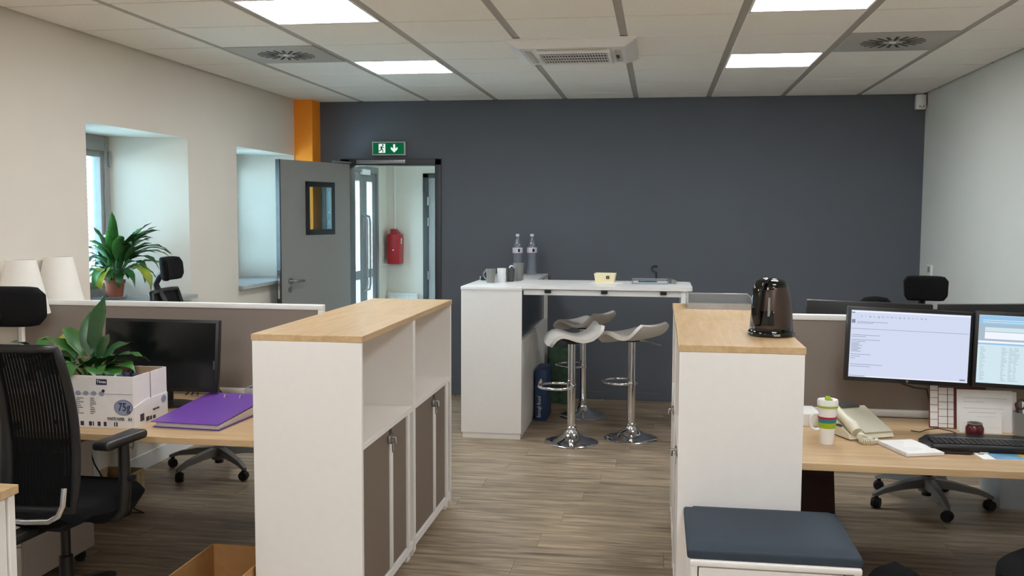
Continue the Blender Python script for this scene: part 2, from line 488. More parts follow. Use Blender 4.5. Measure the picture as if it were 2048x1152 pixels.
obj('keyhole_plate', lathe(new(), [(0, 0), (.024, 0), (.024, .007), (0, .007)], 20), 'steel', d1, (.885*DL, 0, hz-.07), (-pi/2, 0, 0), 40)
obj('lock_plate', bx(new(), DL+.0125, DL+.0145, -.03, -.008, .9, 1.14, .0008), 'chrome', d1)
bm = new(); bx(bm, 0, .24, .004, .02, 2.035, 2.05)
obj('closer_arm', bm, 'alu', d1)
cl = thing('door_closer', 'slim silver door closer rail above the open doorway', 'door closer', (-2.42, YF-.045, 2.05))
box('rail', 'alu', cl, -.22, .22, -.018, .023, -.016, .016, .003)
box('screw', 'frame', cl, -.205, -.197, -.02, -.017, -.004, .004); box('screw', 'frame', cl, .197, .205, -.02, -.017, -.004, .004)

# door 2: glazed double entrance door in the lobby (seen at a steep angle)
d2 = sroot('door_2', (VX, GD0, 0), 'grey aluminium double entrance door with tall glass panes', 'door')
W2 = GD1-GD0
bm = new(); bx(bm, -.16, .02, 0, .06, 0, GDZ); bx(bm, -.16, .02, W2-.06, W2, 0, GDZ); bx(bm, -.16, .02, .06, W2-.06, GDZ-.07, GDZ)
obj('door_frame', bm, 'alu', d2)
for k in range(2):
    y0, y1 = ((.06, 1.12), (1.12, W2-.06))[k]
    bm = new(); s = .13
    bx(bm, -.06, .0, y0+.004, y0+s, .01, GDZ-.07, .004); bx(bm, -.06, 0, y1-s, y1-.004, .01, GDZ-.07, .004)
    for (c, d) in ((.01, .2), (.86, .96), (GDZ-.17, GDZ-.07)): bx(bm, -.06, 0, y0+s, y1-s, c, d, .004)
    lf = obj('door_leaf', bm, 'alu', d2)
    for (c, d) in ((.2, .86), (.96, GDZ-.17)):
        obj('pane', bx(new(), -.036, -.026, y0+s, y1-s, c, d), 'tinted', lf)
    hy = y1-.055 if k == 0 else y0+.055
    obj('door_handle', tube(new(), [(.0, hy, .72), (.05, hy, .74), (.06, hy, .8), (.06, hy, 1.5), (.05, hy, 1.56), (0, hy, 1.58)], .014, 8), 'steel', lf, smooth=40)
box('closer_body', 'whitegl', d2, .0, .05, 1.0, 1.24, GDZ-.1, GDZ-.04, .005)
# door 3: charcoal framed door in the lobby rear wall
d3 = sroot('door_3', (-2.80, VY1, 0), 'plain grey lobby door in a charcoal frame', 'door')
bm = new(); bx(bm, -.04, .03, -.03, .1, 0, 2.08, .003); bx(bm, .77, .84, -.03, .1, 0, 2.08, .003); bx(bm, -.04, .84, -.03, .1, 2.03, 2.085, .003)
obj('door_frame', bm, 'frame', d3, smooth=30)
box('door_leaf', 'door', d3, .03, .77, -.02, .03, .01, 2.03)
for z in (.85, 1.5, 1.75): obj('hinge', tube(new(), [(.028, -.036, z-.05), (.028, -.036, z+.05)], .011, 8), 'steel', d3, smooth=40)

# ------------------------------------------------------------------ windows with blinds and sills
for k, (c, d) in enumerate(((5.16, 5.965), (7.09, 7.88))):
    wdw = sroot('window_%d' % (k+1), (WX, c, 1.04), ['grey framed window behind the tall sill plant', 'grey framed window nearest the orange pillar'][k], 'window')
    wd = d-c; h = 2.097-1.04
    bm = new(); e = .055
    for (a, b, z0, z1) in ((0, e, 0, h), (wd-e, wd, 0, h), (e, wd-e, 0, .06), (e, wd-e, h-.1, h)): bx(bm, -.06, .02, a, b, z0, z1, .004)
    obj('window_frame', bm, 'winframe', wdw, smooth=30)
    bm = new(); e2 = e+.035
    for (a, b, z0, z1) in ((e, e2, .06, h-.1), (wd-e2, wd-e, .06, h-.1), (e2, wd-e2, .06, .1), (e2, wd-e2, h-.14, h-.1)): bx(bm, -.05, .008, a, b, z0, z1, .003)
    sa = obj('sash', bm, 'winframe', wdw, smooth=30)
    obj('pane', bx(new(), -.03, -.022, e2, wd-e2, .1, h-.14), 'glass', sa)
    obj('window_handle', tube(new(), [(.008, wd-.07, .4), (.045, wd-.07, .4), (.05, wd-.07, .39), (.05, wd-.07, .28)], .009, 8), 'whitegl', sa, smooth=40)
    obj('hinge', bx(new(), .02, .034, wd-.02, wd-.003, h-.2, h-.1, .003), 'winframe', wdw)
    obj('mullion', bx(new(), -.155, -.125, wd*.80, wd*.80+.05, 0, h), 'frame', wdw)
    bl = thing('window_blind', ['pale venetian blind in the window behind the sill plant', 'pale venetian blind in the window nearest the pillar'][k], 'blind', (WX-.09, c, 1.04), 0, 'venetian blinds')
    sbm = new()
    sheet(sbm, lambda u, v: ((u-.5)*.024, .03+v*(wd-.06), .003*(1-(2*u-1)**2)+(u-.5)*.012), 3, 1, .0012)
    sl = obj('slat', sbm, 'slat', bl, (0, 0, .06))
    n = 32
    for i in range(1, n):
        o = sl.copy(); COL.objects.link(o); o.parent = bl; o.location = (0, 0, .06+i*(h-.13)/n)
    box('head_rail', 'slat', bl, -.02, .02, .02, wd-.02, h-.06, h-.02)
    for yy in (.15, wd-.15): obj('ladder_cord', tube(new(), [(0, yy, .02), (0, yy, h-.03)], .0015, 5), 'slat', bl)
    bm = new()
    prism(bm, [(WX+.021, c, 1.016), (XL, [4.972, 6.905][k]+.002, 1.016), (XL+.05, [4.972, 6.905][k]-.03, 1.016), (XL+.05, [6.146, 8.062][k]+.005, 1.016), (XL, [6.146, 8.062][k]-.002, 1.016), (WX+.021, d, 1.016)], (0, 0, .026))
    struct(obj('trim_%d' % (k+3), bm, 'sill'), ['grey window sill carrying the potted plant', 'grey window sill next to the open door'][k], 'window sill')

# ------------------------------------------------------------------ ceiling fittings
lt = None
def ceiling_light(cx, cy, label):
    t = thing('ceiling_light', label, 'ceiling light', (cx, cy, ZC), 0, 'square ceiling light panels')
    bm = new(); h, i = .279, .268
    for (a, b, c, d) in ((-h, h, -.2975, -i), (-h, h, i, .2975), (-h, -i, -i, i), (i, h, -i, i)): bx(bm, a, b, c, d, 0, .02)
    obj('frame', bm, 'whitegl', t)
    bm = new(); bx(bm, -i, i, -i, i, .003, .02)
    obj('diffuser', bm, 'panel', t)
    return t
ceiling_light(-1.71, 4.6, 'lit square ceiling panel cut by the top edge, left column')
ceiling_light(-1.71, 6.4, 'small lit ceiling panel near the left vent, farther of the left column')
ceiling_light(.69, 4.6, 'lit square ceiling panel cut by the top edge, right column')
ceiling_light(.69, 6.4, 'small lit ceiling panel near the right vent, farther of the right column')
for cx in LIGHT_COLS:
    for cy in LIGHT_ROWS[2:]: ceiling_light(cx, cy, 'lit square ceiling panel above the photographer, outside the picture')

def swirl_vent(cx, cy, label):
    t = thing('ceiling_vent', label, 'air vent', (cx, cy, ZC), 0, 'round slotted ceiling vents')
    box('plate', mat('vent_plate_grey', (178, 176, 172), .5), t, -.279, .279, -.2975, .2975, -.003, .015, .002)
    n = 20
    base = None
    for i in range(n):
        a = 2*pi*i/n
        bm = new(); bx(bm, .075 if i % 2 else .055, .175, -.0085, .0085, -.0045, -.0031)
        obj('slot', bm, 'void', t, (0, 0, 0), (0, 0, a+.25))
    obj('hub', lathe(new(), [(0, -.008), (.016, -.008), (.02, -.003), (0, -.003)], 16), 'whitegl', t, smooth=40)
    return t
swirl_vent(-2.31, 5.8, 'round slotted air vent in the ceiling above the window wall')
swirl_vent(1.29, 5.8, 'round slotted air vent in the ceiling near the right wall')

ac = thing('air_conditioner', 'white ceiling cassette air conditioner with central grille', 'air conditioner', (-.51, 5.8, ZC))
bm = new(); H = .37
prism(bm, [(-H, -H, 0), (H, -H, 0), (H, H, 0), (-H, H, 0)], (0, 0, .012))
o = obj('rim', bm, 'whitegl', ac, (0, 0, -.012))
def frustum(a, z0, b, z1):
    bm = new()
    lo = [bm.verts.new((x*b, y*b, z1)) for x, y in ((-1, -1), (1, -1), (1, 1), (-1, 1))]; hi = [bm.verts.new((x*a, y*a, z0)) for x, y in ((-1, -1), (1, -1), (1, 1), (-1, 1))]
    bm.faces.new(lo); bm.faces.new(hi)
    for i in range(4): bm.faces.new((hi[i], hi[(i+1) % 4], lo[(i+1) % 4], lo[i]))
    return bm
obj('casing', frustum(H, -.012, .30, -.045), 'whitegl', ac)
bm = new(); g = .215
for (a, b, c, d) in ((-g, g, -g, -g+.02), (-g, g, g-.02, g), (-g, -g+.02, -g+.02, g-.02), (g-.02, g, -g+.02, g-.02)): bx(bm, a, b, c, d, -.062, -.045, .003)
gf = obj('grille_frame', bm, 'whitegl', ac, smooth=30)
box('grille_backing', 'black', ac, -g+.02, g-.02, -g+.02, g-.02, -.049, -.0452)
for i in range(24):
    x = -g+.028+i*(2*g-.056)/23
    box('grille_bar', 'whitegl', gf, x-.002, x+.002, -g+.02, g-.02, -.054, -.05)
for i in range(3):
    yy = -g+.02+(i+1)*(2*g-.04)/4
    box('grille_bar', 'whitegl', gf, -g+.02, g-.02, yy-.004, yy+.004, -.055, -.05)
for a in range(4):
    bm = new(); bx(bm, -.2, .2, .24, .275, -.05, -.04, .003)
    obj('air_flap', bm, mat('flap_grey', (190, 186, 180), .5), ac, (0, 0, 0), (0, 0, a*pi/2), 30)
    box('flap_gap', 'void', ac, -.2, .2, -.238, -.231, -.0462, -.044) if a == 0 else None
box('status_display', 'black', ac, .245, .262, -.05, .05, -.053, -.0502)

dt = thing('motion_detector', 'small white motion detector in the upper corner by the ceiling', 'detector', (2.06, 8.245, 2.45))
bm = new()
sheet(bm, lambda u, v: ((u-.5)*.07, -.035-.02*sin(pi*u)-.012*sin(pi*v), v*.115), 6, 6)
bx(bm, -.036, .036, -.034, .028, .0, .117, .004)
obj('housing', bm, 'whitegl', dt, smooth=40)
box('lens', mat('lens_grey', (170, 170, 168), .4), dt, -.02, .02, -.06, -.05, .012, .03, .002)

es = thing('exit_sign', 'green running man exit sign with white down arrow', 'sign', (-2.3545, YF, 2.165))
box('housing', mat('sign_frame', (190, 196, 190), .4), es, -.149, .149, -.04, -.001, -.06, .06, .003)
box('green_face', emit('exit_green_lit', (14, 92, 58), 1.), es, -.139, .139, -.0425, -.04, -.05, .05)
lit = emit('exit_white_lit', (226, 240, 232), 1.)
box('door_pictogram', lit, es, -.088, -.028, -.0435, -.0426, -.038, .04)
bm = new()                                    # running figure
def limb(a, b, wd):
    a, b = Vector(a), Vector(b); d = (b-a).normalized(); nrm = Vector((-d.y, d.x))*wd/2
    prism(bm, [(p.x, -.0437, p.y) for p in (a+nrm, b+nrm, b-nrm, a-nrm)], (0, -.0008, 0))
limb((-.058, .018), (-.064, -.006), .014); limb((-.064, -.004), (-.048, -.016), .008); limb((-.048, -.016), (-.052, -.034), .007)
limb((-.064, -.004), (-.074, -.02), .008); limb((-.074, -.02), (-.092, -.024), .007); limb((-.056, .016), (-.04, .006), .006); limb((-.058, .016), (-.078, .01), .006)
prism(bm, [(-.05+.008*cos(t*pi/5), -.0437, .029+.008*sin(t*pi/5)) for t in range(10)], (0, -.0008, 0))
obj('running_figure', bm, 'green', es)
bm = new()
prism(bm, [(x, -.0427, z) for x, z in ((.043, .036), (.061, .036), (.061, 0), (.082, .012), (.082, -.008), (.052, -.036), (.022, -.008), (.022, .012), (.043, 0))], (0, -.0008, 0))
obj('arrow', bm, lit, es)

sk = thing('wall_switch', 'small grey and white wall switch on the right wall', 'switch', (XR, 7.96, 1.165))
box('plate', 'whitegl', sk, -.012, 0, -.07, .06, -.06, .05, .003)
box('display', 'mugg', sk, -.0145, -.012, -.03, .03, -.01, .035, .001)

# lobby fittings and one added lamp
ll = thing('ceiling_light', 'added ceiling lamp warming the entrance lobby, unseen above the doorway', 'ceiling light', (-2.2, 9.9, VZ))  # unseen lamp, added to offset the bluish daylight in the lobby
box('frame', 'whitegl', ll, -.31, .31, -.31, .31, -.02, 0)
box('diffuser', emit('lobby_added_lamp', (1.0, .93, .84), 7.0, True), ll, -.29, .29, -.29, .29, -.026, -.0205)
rb = thing('fire_alarm_box', 'red fire box with slanted top on the lobby wall', 'fire box', (-3.165, VY1, .99))
bm = new(); bx(bm, -.075, .075, -.2, 0, 0, .36, .006)
obj('body', bm, 'red', rb, smooth=30)
bm = new(); prism(bm, [(-.05, -.15, .36), (-.05, -.15, .42), (.0, -.15, .42), (.05, -.15, .36)], (0, .12, 0))
obj('slanted_top', bm, 'red', rb)
box('sticker', 'paper', rb, .075, .0765, -.13, -.08, .24, .31)
obj('lock', lathe(new(), [(0, 0), (.008, 0), (.008, .004), (0, .004)], 12), 'chrome', rb, (.0, -.2, .17), (pi/2, 0, 0))
obj('conduit', tube(new(), [(-.03, -.01, .42), (-.03, -.01, 1.42)], .008, 8), 'whitegl', rb, smooth=40)
rd = thing('radiator', 'white panel radiator low on the lobby wall', 'radiator', (-3.1, VY1, .08))
box('panel', 'whitegl', rd, -.15, .2, -.09, -.03, .02, .53, .01)
box('top_grille', 'whitegl', rd, -.155, .205, -.11, -.02, .53, .55, .003)
for i in range(8): box('rib', 'whitegl', rd, -.13+i*.042, -.115+i*.042, -.1, -.09, .04, .51, .004)
obj('valve', tube(new(), [(-.17, -.06, -.08), (-.17, -.06, .54), (-.15, -.06, .56)], .012, 8), 'whitegl', rd, smooth=40)
for s in (-.1, .15): box('foot', 'whitegl', rd, s-.015, s+.015, -.08, -.04, -.08, .02)

# ------------------------------------------------------------------ shelf cabinets with shutter doors
def shelf_cabinet(name, label, x0, x1, y0, y1, open_dir, rz=0., group='white shelf cabinets in two rows'):
    """carcass from x0..x1 and y0..y1; open front looks to +x (open_dir 1) or -x (open_dir -1)"""
    t = thing(name, label, 'cabinet', ((x0+x1)/2, (y0+y1)/2, 0), rz, group)
    D, Lh = (x1-x0)/2, (y1-y0)/2
    s = open_dir; ft = .02; zt = 1.11; zn = .715
    f = s*D; bk = -s*D
    def X(a, b): return (min(a, b), max(a, b))
    # side panels, back, floors
    for nm, a, b in (('side_panel', -Lh, -Lh+ft), ('side_panel', Lh-ft, Lh)):
        box(nm, 'white', t, -D, D, a, b, .03, zt, .0015, 1)
    xx = X(bk, bk+s*.012); box('back_panel', 'white', t, xx[0], xx[1], -Lh+ft, Lh-ft, .03, zt)
    xx = X(bk+s*.012, f-s*.002)
    box('shelf', 'white', t, xx[0], xx[1], -Lh+ft, Lh-ft, zn-.02, zn+.004, .001, 1)
    box('bottom_panel', 'white', t, xx[0], xx[1], -Lh+ft, Lh-ft, .05, .085, .001, 1)
    for a in (-Lh+.005, Lh-.065):
        for b in (-D+.02, D-.06): box('foot', 'white', t, b, b+.04, a, a+.06, 0, .03)
    box('top_board', 'oak', t, -D-.004, D+.004, -Lh-.0005, Lh+.0005, zt, zt+.025, .0015, 1)
    # shutters behind the front edge
    r0, r1 = -Lh+ft, Lh-ft
    near = s > 0
    seg = [(r0+.002, r0+.385), (r0+.425, r1-.10)]
    for k, (a, b) in enumerate(seg):
        xx = X(f-s*.030, f-s*.010)
        dr = box('shutter_door', 'taupe', t, xx[0], xx[1], a, b, .09, zn-.022)
        n = int((b-a)/.03)
        if k == 0:
            xx = X(f-s*.026, f-s*.003); box('handle_strip', 'white', dr, xx[0], xx[1], b+.002, b+.022, .09, zn-.09, .002)
            xx = X(f-s*.010, f+s*.004); box('lock', 'steel', dr, xx[0], xx[1], b-.03, b+.03, zn-.075, zn-.045, .004)
            obj('key', tube(new(), [(f+s*.004, b+.012, zn-.06), (f+s*.016, b+.012, zn-.06), (f+s*.017, b+.012, zn-.085)], .006, 8), 'steel', dr, smooth=40)
        else:
            xx = X(f-s*.026, f-s*.003); box('handle_strip', 'white', dr, xx[0], xx[1], a-.014, a-.002, .09, zn-.13, .002)
            xx = X(f-s*.010, f-s*.001); box('lock', 'steel', dr, xx[0], xx[1], a+.004, a+.035, zn-.13, zn-.09, .004)
    xx = X(f-s*.05, f-s*.001); box('door_post', 'white', t, xx[0], xx[1], r1-.098, r1-.06, .085, zn-.02, .001, 1)
    return t
shelf_cabinet('shelf_cabinet', 'white shelf cabinet with oak top, nearest on the left of the aisle', -1.53, -1.098, 3.455, 4.25, 1)
shelf_cabinet('shelf_cabinet', 'white shelf cabinet with oak top, farther one on the left of the aisle', -1.532, -1.10, 4.255, 5.05, 1)
shelf_cabinet('shelf_cabinet', 'white oak topped shelf cabinet under the black kettle', .079, .509, 3.44, 4.255, -1)
shelf_cabinet('shelf_cabinet', 'white oak topped shelf cabinet under the clear acrylic tray', .079, .509, 4.26, 5.08, -1)

# bench: low white cabinet with navy cushion
bn = thing('low_cabinet', 'low white drawer cabinet in front of the kettle cabinet', 'cabinet', (.366, 3.203, 0))
bm = new(); bx(bm, -.252, -.232, -.235, .235, .03, .508, .001, 1); bx(bm, .235, .255, -.235, .235, .03, .508, .001, 1); bx(bm, -.232, .235, .217, .235, .03, .508); bx(bm, -.232, .235, -.217, .217, .03, .05)
obj('body', bm, 'white', bn)
box('top_panel', 'white', bn, -.255, .258, -.239, .235, .508, .524, .002)
for i, (a, b) in enumerate(((.055, .20), (.205, .35), (.355, .503))):
    dr = box('drawer_front', 'white', bn, -.228, .205, -.237, -.217, a, b, .0015, 1)
box('grip_rail', mat('grip_grey', (150, 146, 140), .5), bn, .209, .233, -.228, -.217, .05, .503)
for a in (-.2, .2):
    for b in (-.2, .2): box('foot', 'black', bn, a-.02, a+.02, b-.02, b+.02, 0, .03)
cu = new()
def cush(u, v):
    x = -.262+u*.524; yv = -.226+v*.452
    e = min(u, 1-u, v, 1-v)
    return (x, yv, .038+.008*min(1, e*6)-.014*(1 if e < 1e-6 else 0))
sheet(cu, cush, 16, 16)
bx(cu, -.264, .264, -.228, .228, 0, .03, .008)
cb = obj('seat_cushion', cu, 'navy', None, (.366, 3.208, .524), smooth=50)
tag(cb, 'flat navy cushion lying on the low white cabinet', 'cushion')

# ------------------------------------------------------------------ bar counter and high table
ct = thing('bar_counter', 'tall white counter cabinet standing against the grey wall', 'counter', (-1.163, 6.66, 0))
h, d = .217, 1.602
box('front_panel', 'white', ct, -h, h, 0, .02, .04, 1.06, .001, 1)
box('rear_panel', 'white', ct, -h, h, d-.02, d, .04, 1.06)
box('left_panel', 'white', ct, -h, -h+.02, .02, d-.02, .04, 1.06)
box('aisle_panel', 'white', ct, h-.02, h, .02, d-.02, .04, .70, .001, 1)
box('recess_panel', 'panelnavy', ct, h-.045, h-.03, .02, d-.02, .70, 1.06)
box('shelf', 'white', ct, -h+.02, h-.02, .02, d-.02, .685, .70)
box('plinth', 'white', ct, -h+.01, h-.008, .008, d-.02, 0, .04)
box('counter_top', 'whitegl', ct, -h-.003, h+.003, -.003, d, 1.06, 1.085, .002)

tb = thing('high_table', 'white bar height table top joined to the tall counter', 'table', (-.34, 6.88, 0))
bm = new()
x0, x1, y0, y1, r = -.60, .572, -.218, .405, .045
pts = [(x0, y0), (x1-r, y0)]+[(x1-r+r*sin(a*pi/12), y0+r-r*cos(a*pi/12)) for a in range(1, 7)]+[(x1-r+r*cos(a*pi/12), y1-r+r*sin(a*pi/12)) for a in range(0, 7)]+[(x0, y1)]
prism(bm, [(p[0], p[1], 1.073) for p in pts], (0, 0, .025))
obj('table_top', bm, 'whitegl', tb)
obj('table_top', bx(new(), -.68, -.60, -.218, .405, 1.0855, 1.098), 'whitegl', tb)
bm = new(); bx(bm, -.598, .53, -.19, -.15, 1.03, 1.066); bx(bm, -.598, .53, .33, .37, 1.03, 1.066); bx(bm, .50, .54, -.15, .33, 1.03, 1.066)
obj('under_frame', bm, 'whitegl', tb)
for x in (-.425, -.03, .375): box('fixing_clip', 'black', tb, x-.022, x+.022, -.212, -.191, 1.045, 1.0725, .003)
for x, yv in ((.495, -.195), (.495, .325)):
    lg = box('leg', 'whitegl', tb, x, x+.05, yv, yv+.05, .012, 1.073, .004)
    obj('levelling_foot', lathe(new(), [(0, 0), (.028, 0), (.028, .006), (.01, .012), (0, .012)], 16), 'black', lg, (x+.025, yv+.025, 0))

# ------------------------------------------------------------------ bar stools
def make_stool(label):
    t = thing('bar_stool', label, 'stool', group='white bar stools at the high table')
    obj('base_plate', lathe(new(), [(0, 0), (.186, 0), (.19, .006), (.186, .012), (.15, .02), (.10, .035), (.06, .062), (.042, .085), (.04, .092), (0, .092)], 40), 'chrome', t, smooth=50)
    obj('collar', lathe(new(), [(0, .09), (.034, .09), (.036, .1), (.036, .112), (.03, .118), (0, .118)], 24), 'chrome', t, smooth=40)
    obj('lower_column', lathe(new(), [(.029, .115), (.029, .43), (.027, .432), (0, .432)], 24), 'chrome', t, smooth=40)
    obj('upper_column', lathe(new(), [(.027, .432), (.027, .71), (0, .71)], 24), 'chrome', t, smooth=40)
    bm = new()
    tube(bm, [(.125*cos(a*pi/16)-.105, .125*sin(a*pi/16), .40) for a in range(32)], .010, 8, True)
    lathe(bm, [(.0275, .385), (.033, .385), (.033, .415), (.0275, .415)], 20)
    obj('foot_ring', bm, 'chrome', t, smooth=50)
    # seat: wave profile from drooping front (-x) to raised back (+x)
    prof = [(-.205, -.055), (-.195, -.03), (-.17, .0), (-.13, .022), (-.09, .026), (-.04, .014), (.02, -.004), (.07, -.008), (.12, .004), (.16, .03), (.19, .06), (.205, .088)]
    bm = new()
    def P(tv):
        f = tv*(len(prof)-1); i = min(int(f), len(prof)-2); k = f-i
        return .88*(prof[i][0]*(1-k)+prof[i+1][0]*k), prof[i][1]*(1-k)+prof[i+1][1]*k
    def S_(u, v):
        x, z = P(u)
        e = abs(2*u-1); hw = .185*(1-.24*max(0, (e-.66)/.34)**2.4)
        yv = (2*v-1)*hw
        return (x, yv, .745+z+.012*(2*v-1)**2)
    sheet(bm, S_, 26, 12, .024)
    obj('seat', bm, 'seatw', t, smooth=60)
    obj('seat_mount', lathe(new(), [(0, .70), (.05, .70), (.075, .722), (0, .722)], 20), 'black', t, smooth=40)
    obj('lever', tube(new(), [(.0, .05, .70), (.02, .11, .695), (.05, .17, .68), (.09, .22, .655)], .005, 6), 'chrome', t, smooth=40)
    return t
st = make_stool('white bar stool nearest the counter, turned sideways in front')
st.location = (-.588, 6.64, 0); st.rotation_euler = (0, 0, radians(14))
dup(st, (-.178, 6.83, 0), radians(-36), 'white bar stool farthest from the tall counter, right of the three')
dup(st, (-.578, 7.54, 0), radians(-28), 'white bar stool behind the other two, close to the grey wall')

# ------------------------------------------------------------------ desks and screens
def desk(name, label, x0, x1, y0, y1, z=.72):
    t = thing(name, label, 'desk', ((x0+x1)/2, (y0+y1)/2, 0), 0, 'oak topped desks')
    w2, d2_ = (x1-x0)/2, (y1-y0)/2
    box('desk_top', 'oakx', t, -w2, w2, -d2_, d2_, z-.026, z, .0015, 1)
    bm = new(); bx(bm, -w2+.05, w2-.05, -d2_+.24, -d2_+.28, z-.07, z-.026); bx(bm, -w2+.05, w2-.05, d2_-.28, d2_-.24, z-.07, z-.026)
    obj('under_beam', bm, 'whitegl', t)
    for sx in (-1, 1):
        for sy in (-1, 1):
            a = sx*(w2-.004); b = d2_-.06 if sy > 0 else .08
            box('leg', 'whitegl', t, min(a, a-sx*.04), max(a, a-sx*.04), b-.03, b+.03, 0, z-.026, .003)
    return t
desk('desk', 'oak topped desk carrying the paper box and purple binder', XL+.02, -1.533, 3.46, 4.325)
desk('desk', 'oak topped desk behind the felt screen on the window side', XL+.02, -1.56, 4.395, 5.21)
desk('desk', 'oak topped desk carrying the phone, tumbler and keyboard', .512, XR-.02, 3.47, 4.325)
desk('desk', 'oak topped desk behind the felt screen on the right', .53, XR-.02, 4.395, 5.21)

def desk_screen(label, x0, x1):
    t = thing('desk_screen', label, 'desk screen', ((x0+x1)/2, 4.36, .721), 0, 'taupe felt desk screens')
    h = (x1-x0)/2; zt = .441
    box('felt_panel', 'felt', t, -h+.022, h-.022, -.014, .014, .03, zt-.022)
    bm = new()
    for a, b, c, d in ((-h, h, zt-.024, zt), (-h, h, 0, .032), (-h, -h+.024, .032, zt-.024), (h-.024, h, .032, zt-.024)): bx(bm, a, b, -.02, .02, c, d, .003)
    obj('screen_frame', bm, 'whitegl', t, smooth=30)
    for a in (-h+.12, h-.16): box('clamp', 'whitegl', t, a, a+.04, -.035, .035, -.0008, .004)
    for a in (-h+.12, h-.16): box('clamp_post', 'whitegl', t, a, a+.04, -.028, .028, -.12, -.0008)
    return t
desk_screen('taupe felt desk screen in white frame behind the dark monitor', XL+.005, -1.567)
desk_screen('taupe felt desk screen in white frame behind the lit monitors', .535, XR-.005)

# ------------------------------------------------------------------ monitors
def monitor(name, label, loc, rz, tilt, roll, wd, ht, screen, stand=None, group=None):
    t = thing(name, label, 'monitor', loc, rz, group)
    # local: screen looks to -y
    hold = obj('casing', bx(new(), -wd/2, wd/2, -.012, .025, -ht/2, ht/2, .004), 'black', t, (0, 0, 0), (tilt, roll, 0), 40)
    bz = .014
    box('rear_bulge', 'black', hold, -wd*.3, wd*.3, .025, .05, -ht*.3, ht*.3, .008)
    sc = box('screen', screen, hold, -wd/2+bz, wd/2-bz, -.0135, -.012, -ht/2+bz*1.3, ht/2-bz)
    return t, hold, (wd-2*bz, ht-2.3*bz, .15*bz)
def stand(t, drop, y=.06, wb=.2):
    obj('stand_pole', tube(new(), [(0, y, -drop+.01), (0, y, 0)], .022, 10), 'black', t, smooth=40)
    obj('stand_base', lathe(new(), [(0, -drop), (wb*.55, -drop), (wb*.55, -drop+.008), (.04, -drop+.016), (0, -drop+.016)], 28, (0, y-.03, 0), 1.25, .85), 'black', t, smooth=40)
t, hd_, _ = monitor('monitor', 'switched off dark monitor behind the paper box', (-2.215, 4.03, .953), radians(4), radians(-6), radians(.6), .53, .325, 'screenoff')
stand(t, .2323)
box('glare_strip', mat('bezel_glare', (70, 72, 74), .3), hd_, .245, .252, -.0145, -.013, -.06, -.02)  # lighter strip paints a glint onto the dark screen's edge
# lit pair on one arm
def screen_lines(parent, items):
    """items: (x0, x1, z0, z1, material) in metres on the screen face"""
    groups = {}
    for x0, x1, z0, z1, m in items: groups.setdefault(m, []).append((x0, x1, z0, z1))
    for k, (m, l) in enumerate(groups.items()):
        bm = new()
        for a, b, c, d in l: bx(bm, a, b, -.0141-.0003*(k+1), -.0136, c, d)
        obj('screen_content', bm, m, parent)['kind'] = 'stuff'
t, hd_, _ = monitor('monitor', 'lit monitor showing a pale mail page above the phone', (1.012, 4.10, 1.063), radians(1), radians(-3), radians(2.0), .492, .305, 'screenA')
W_, H_ = .464, .273
def pt(u0, u1, v0, v1, m): return (-W_/2+u0*W_, -W_/2+u1*W_, H_/2-v1*H_, H_/2-v0*H_, m)
it = [pt(0, 1, 0, .018, 'scr_white'), pt(0, .03, .022, .032, 'print'), pt(.005, .035, .13, .185, 'scr_dark'), pt(0, .99, .265, .27, 'scr_dark'), pt(0, 1, .975, .99, 'scr_white'), pt(0, .14, .972, .98, 'scr_dark'), pt(.935, .98, .945, .965, 'scr_dark')]
for v, l in ((.16, .26), (.18, .14), (.36, .24), (.385, .12), (.43, .24), (.455, .12), (.65, .17), (.68, .08), (.71, .04), (.80, .27), (.83, .17)): it.append(pt(.05 if v < .2 else .01, (.05 if v < .2 else .01)+l, v, v+.006, 'scr_dark'))
for i in range(8): it.append(pt(.01, .065+.06*random.random(), .48+i*.018, .486+i*.018, 'scr_dark'))
for i in range(16): it.append(pt(.08+i*.036, .09+i*.036+.01*random.random(), .07, .08+.02*random.random(), 'scr_grey'))
screen_lines(hd_, it)
bm = new(); prism(bm, [(-.006, -.013, -.138), (.006, -.013, -.138), (0, -.013, -.150)], (0, -.0012, 0))
obj('badge', bm, 'steel', hd_)
tB, hdB, _ = monitor('monitor', 'lit monitor showing a blue spreadsheet, at the picture edge', (1.505, 4.075, 1.055), radians(-4), radians(-3), radians(1.6), .492, .305, 'screenB')
it = [pt(0, 1, .0, .13, 'scr_blue'), pt(0, 1, .13, .37, 'scr_grey'), pt(.05, .36, .17, .23, 'screenB'), pt(.05, .36, .24, .34, 'scr_white'), pt(.42, .9, .25, .29, 'scr_white'), pt(0, 1, .37, .40, 'scr_white'), pt(0, 1, .40, .425, 'scr_blue')]
for v in (.06, .09): it.append(pt(.03, .9, v, v+.012, 'screenB'))
for u in (.02, .19, .25, .29, .4, .5, .6, .72, .85):
    for i in range(24): it.append(pt(u, u+.05*random.uniform(.3, 1), .46+i*.021, .467+i*.021, 'scr_grey'))
screen_lines(hdB, it)
# monitor arm between the pair
ar = thing('twin_screen_mount', 'black twin screen mount clamped behind the lit monitors', 'screen mount', (1.266, 4.24, .7205))
obj('post', tube(lathe(new(), [(0, 0), (.045, 0), (.045, .012), (.02, .02), (0, .02)], 20), [(0, 0, .02), (0, 0, .42)], .016, 10), 'black', ar, smooth=40)
obj('arm', tube(new(), [(-.23, -.08, .34), (0, 0, .34)], .013, 8), 'black', ar, smooth=40)
obj('arm', tube(new(), [(0, 0, .35), (.23, -.10, .335)], .013, 8), 'black', ar, smooth=40)
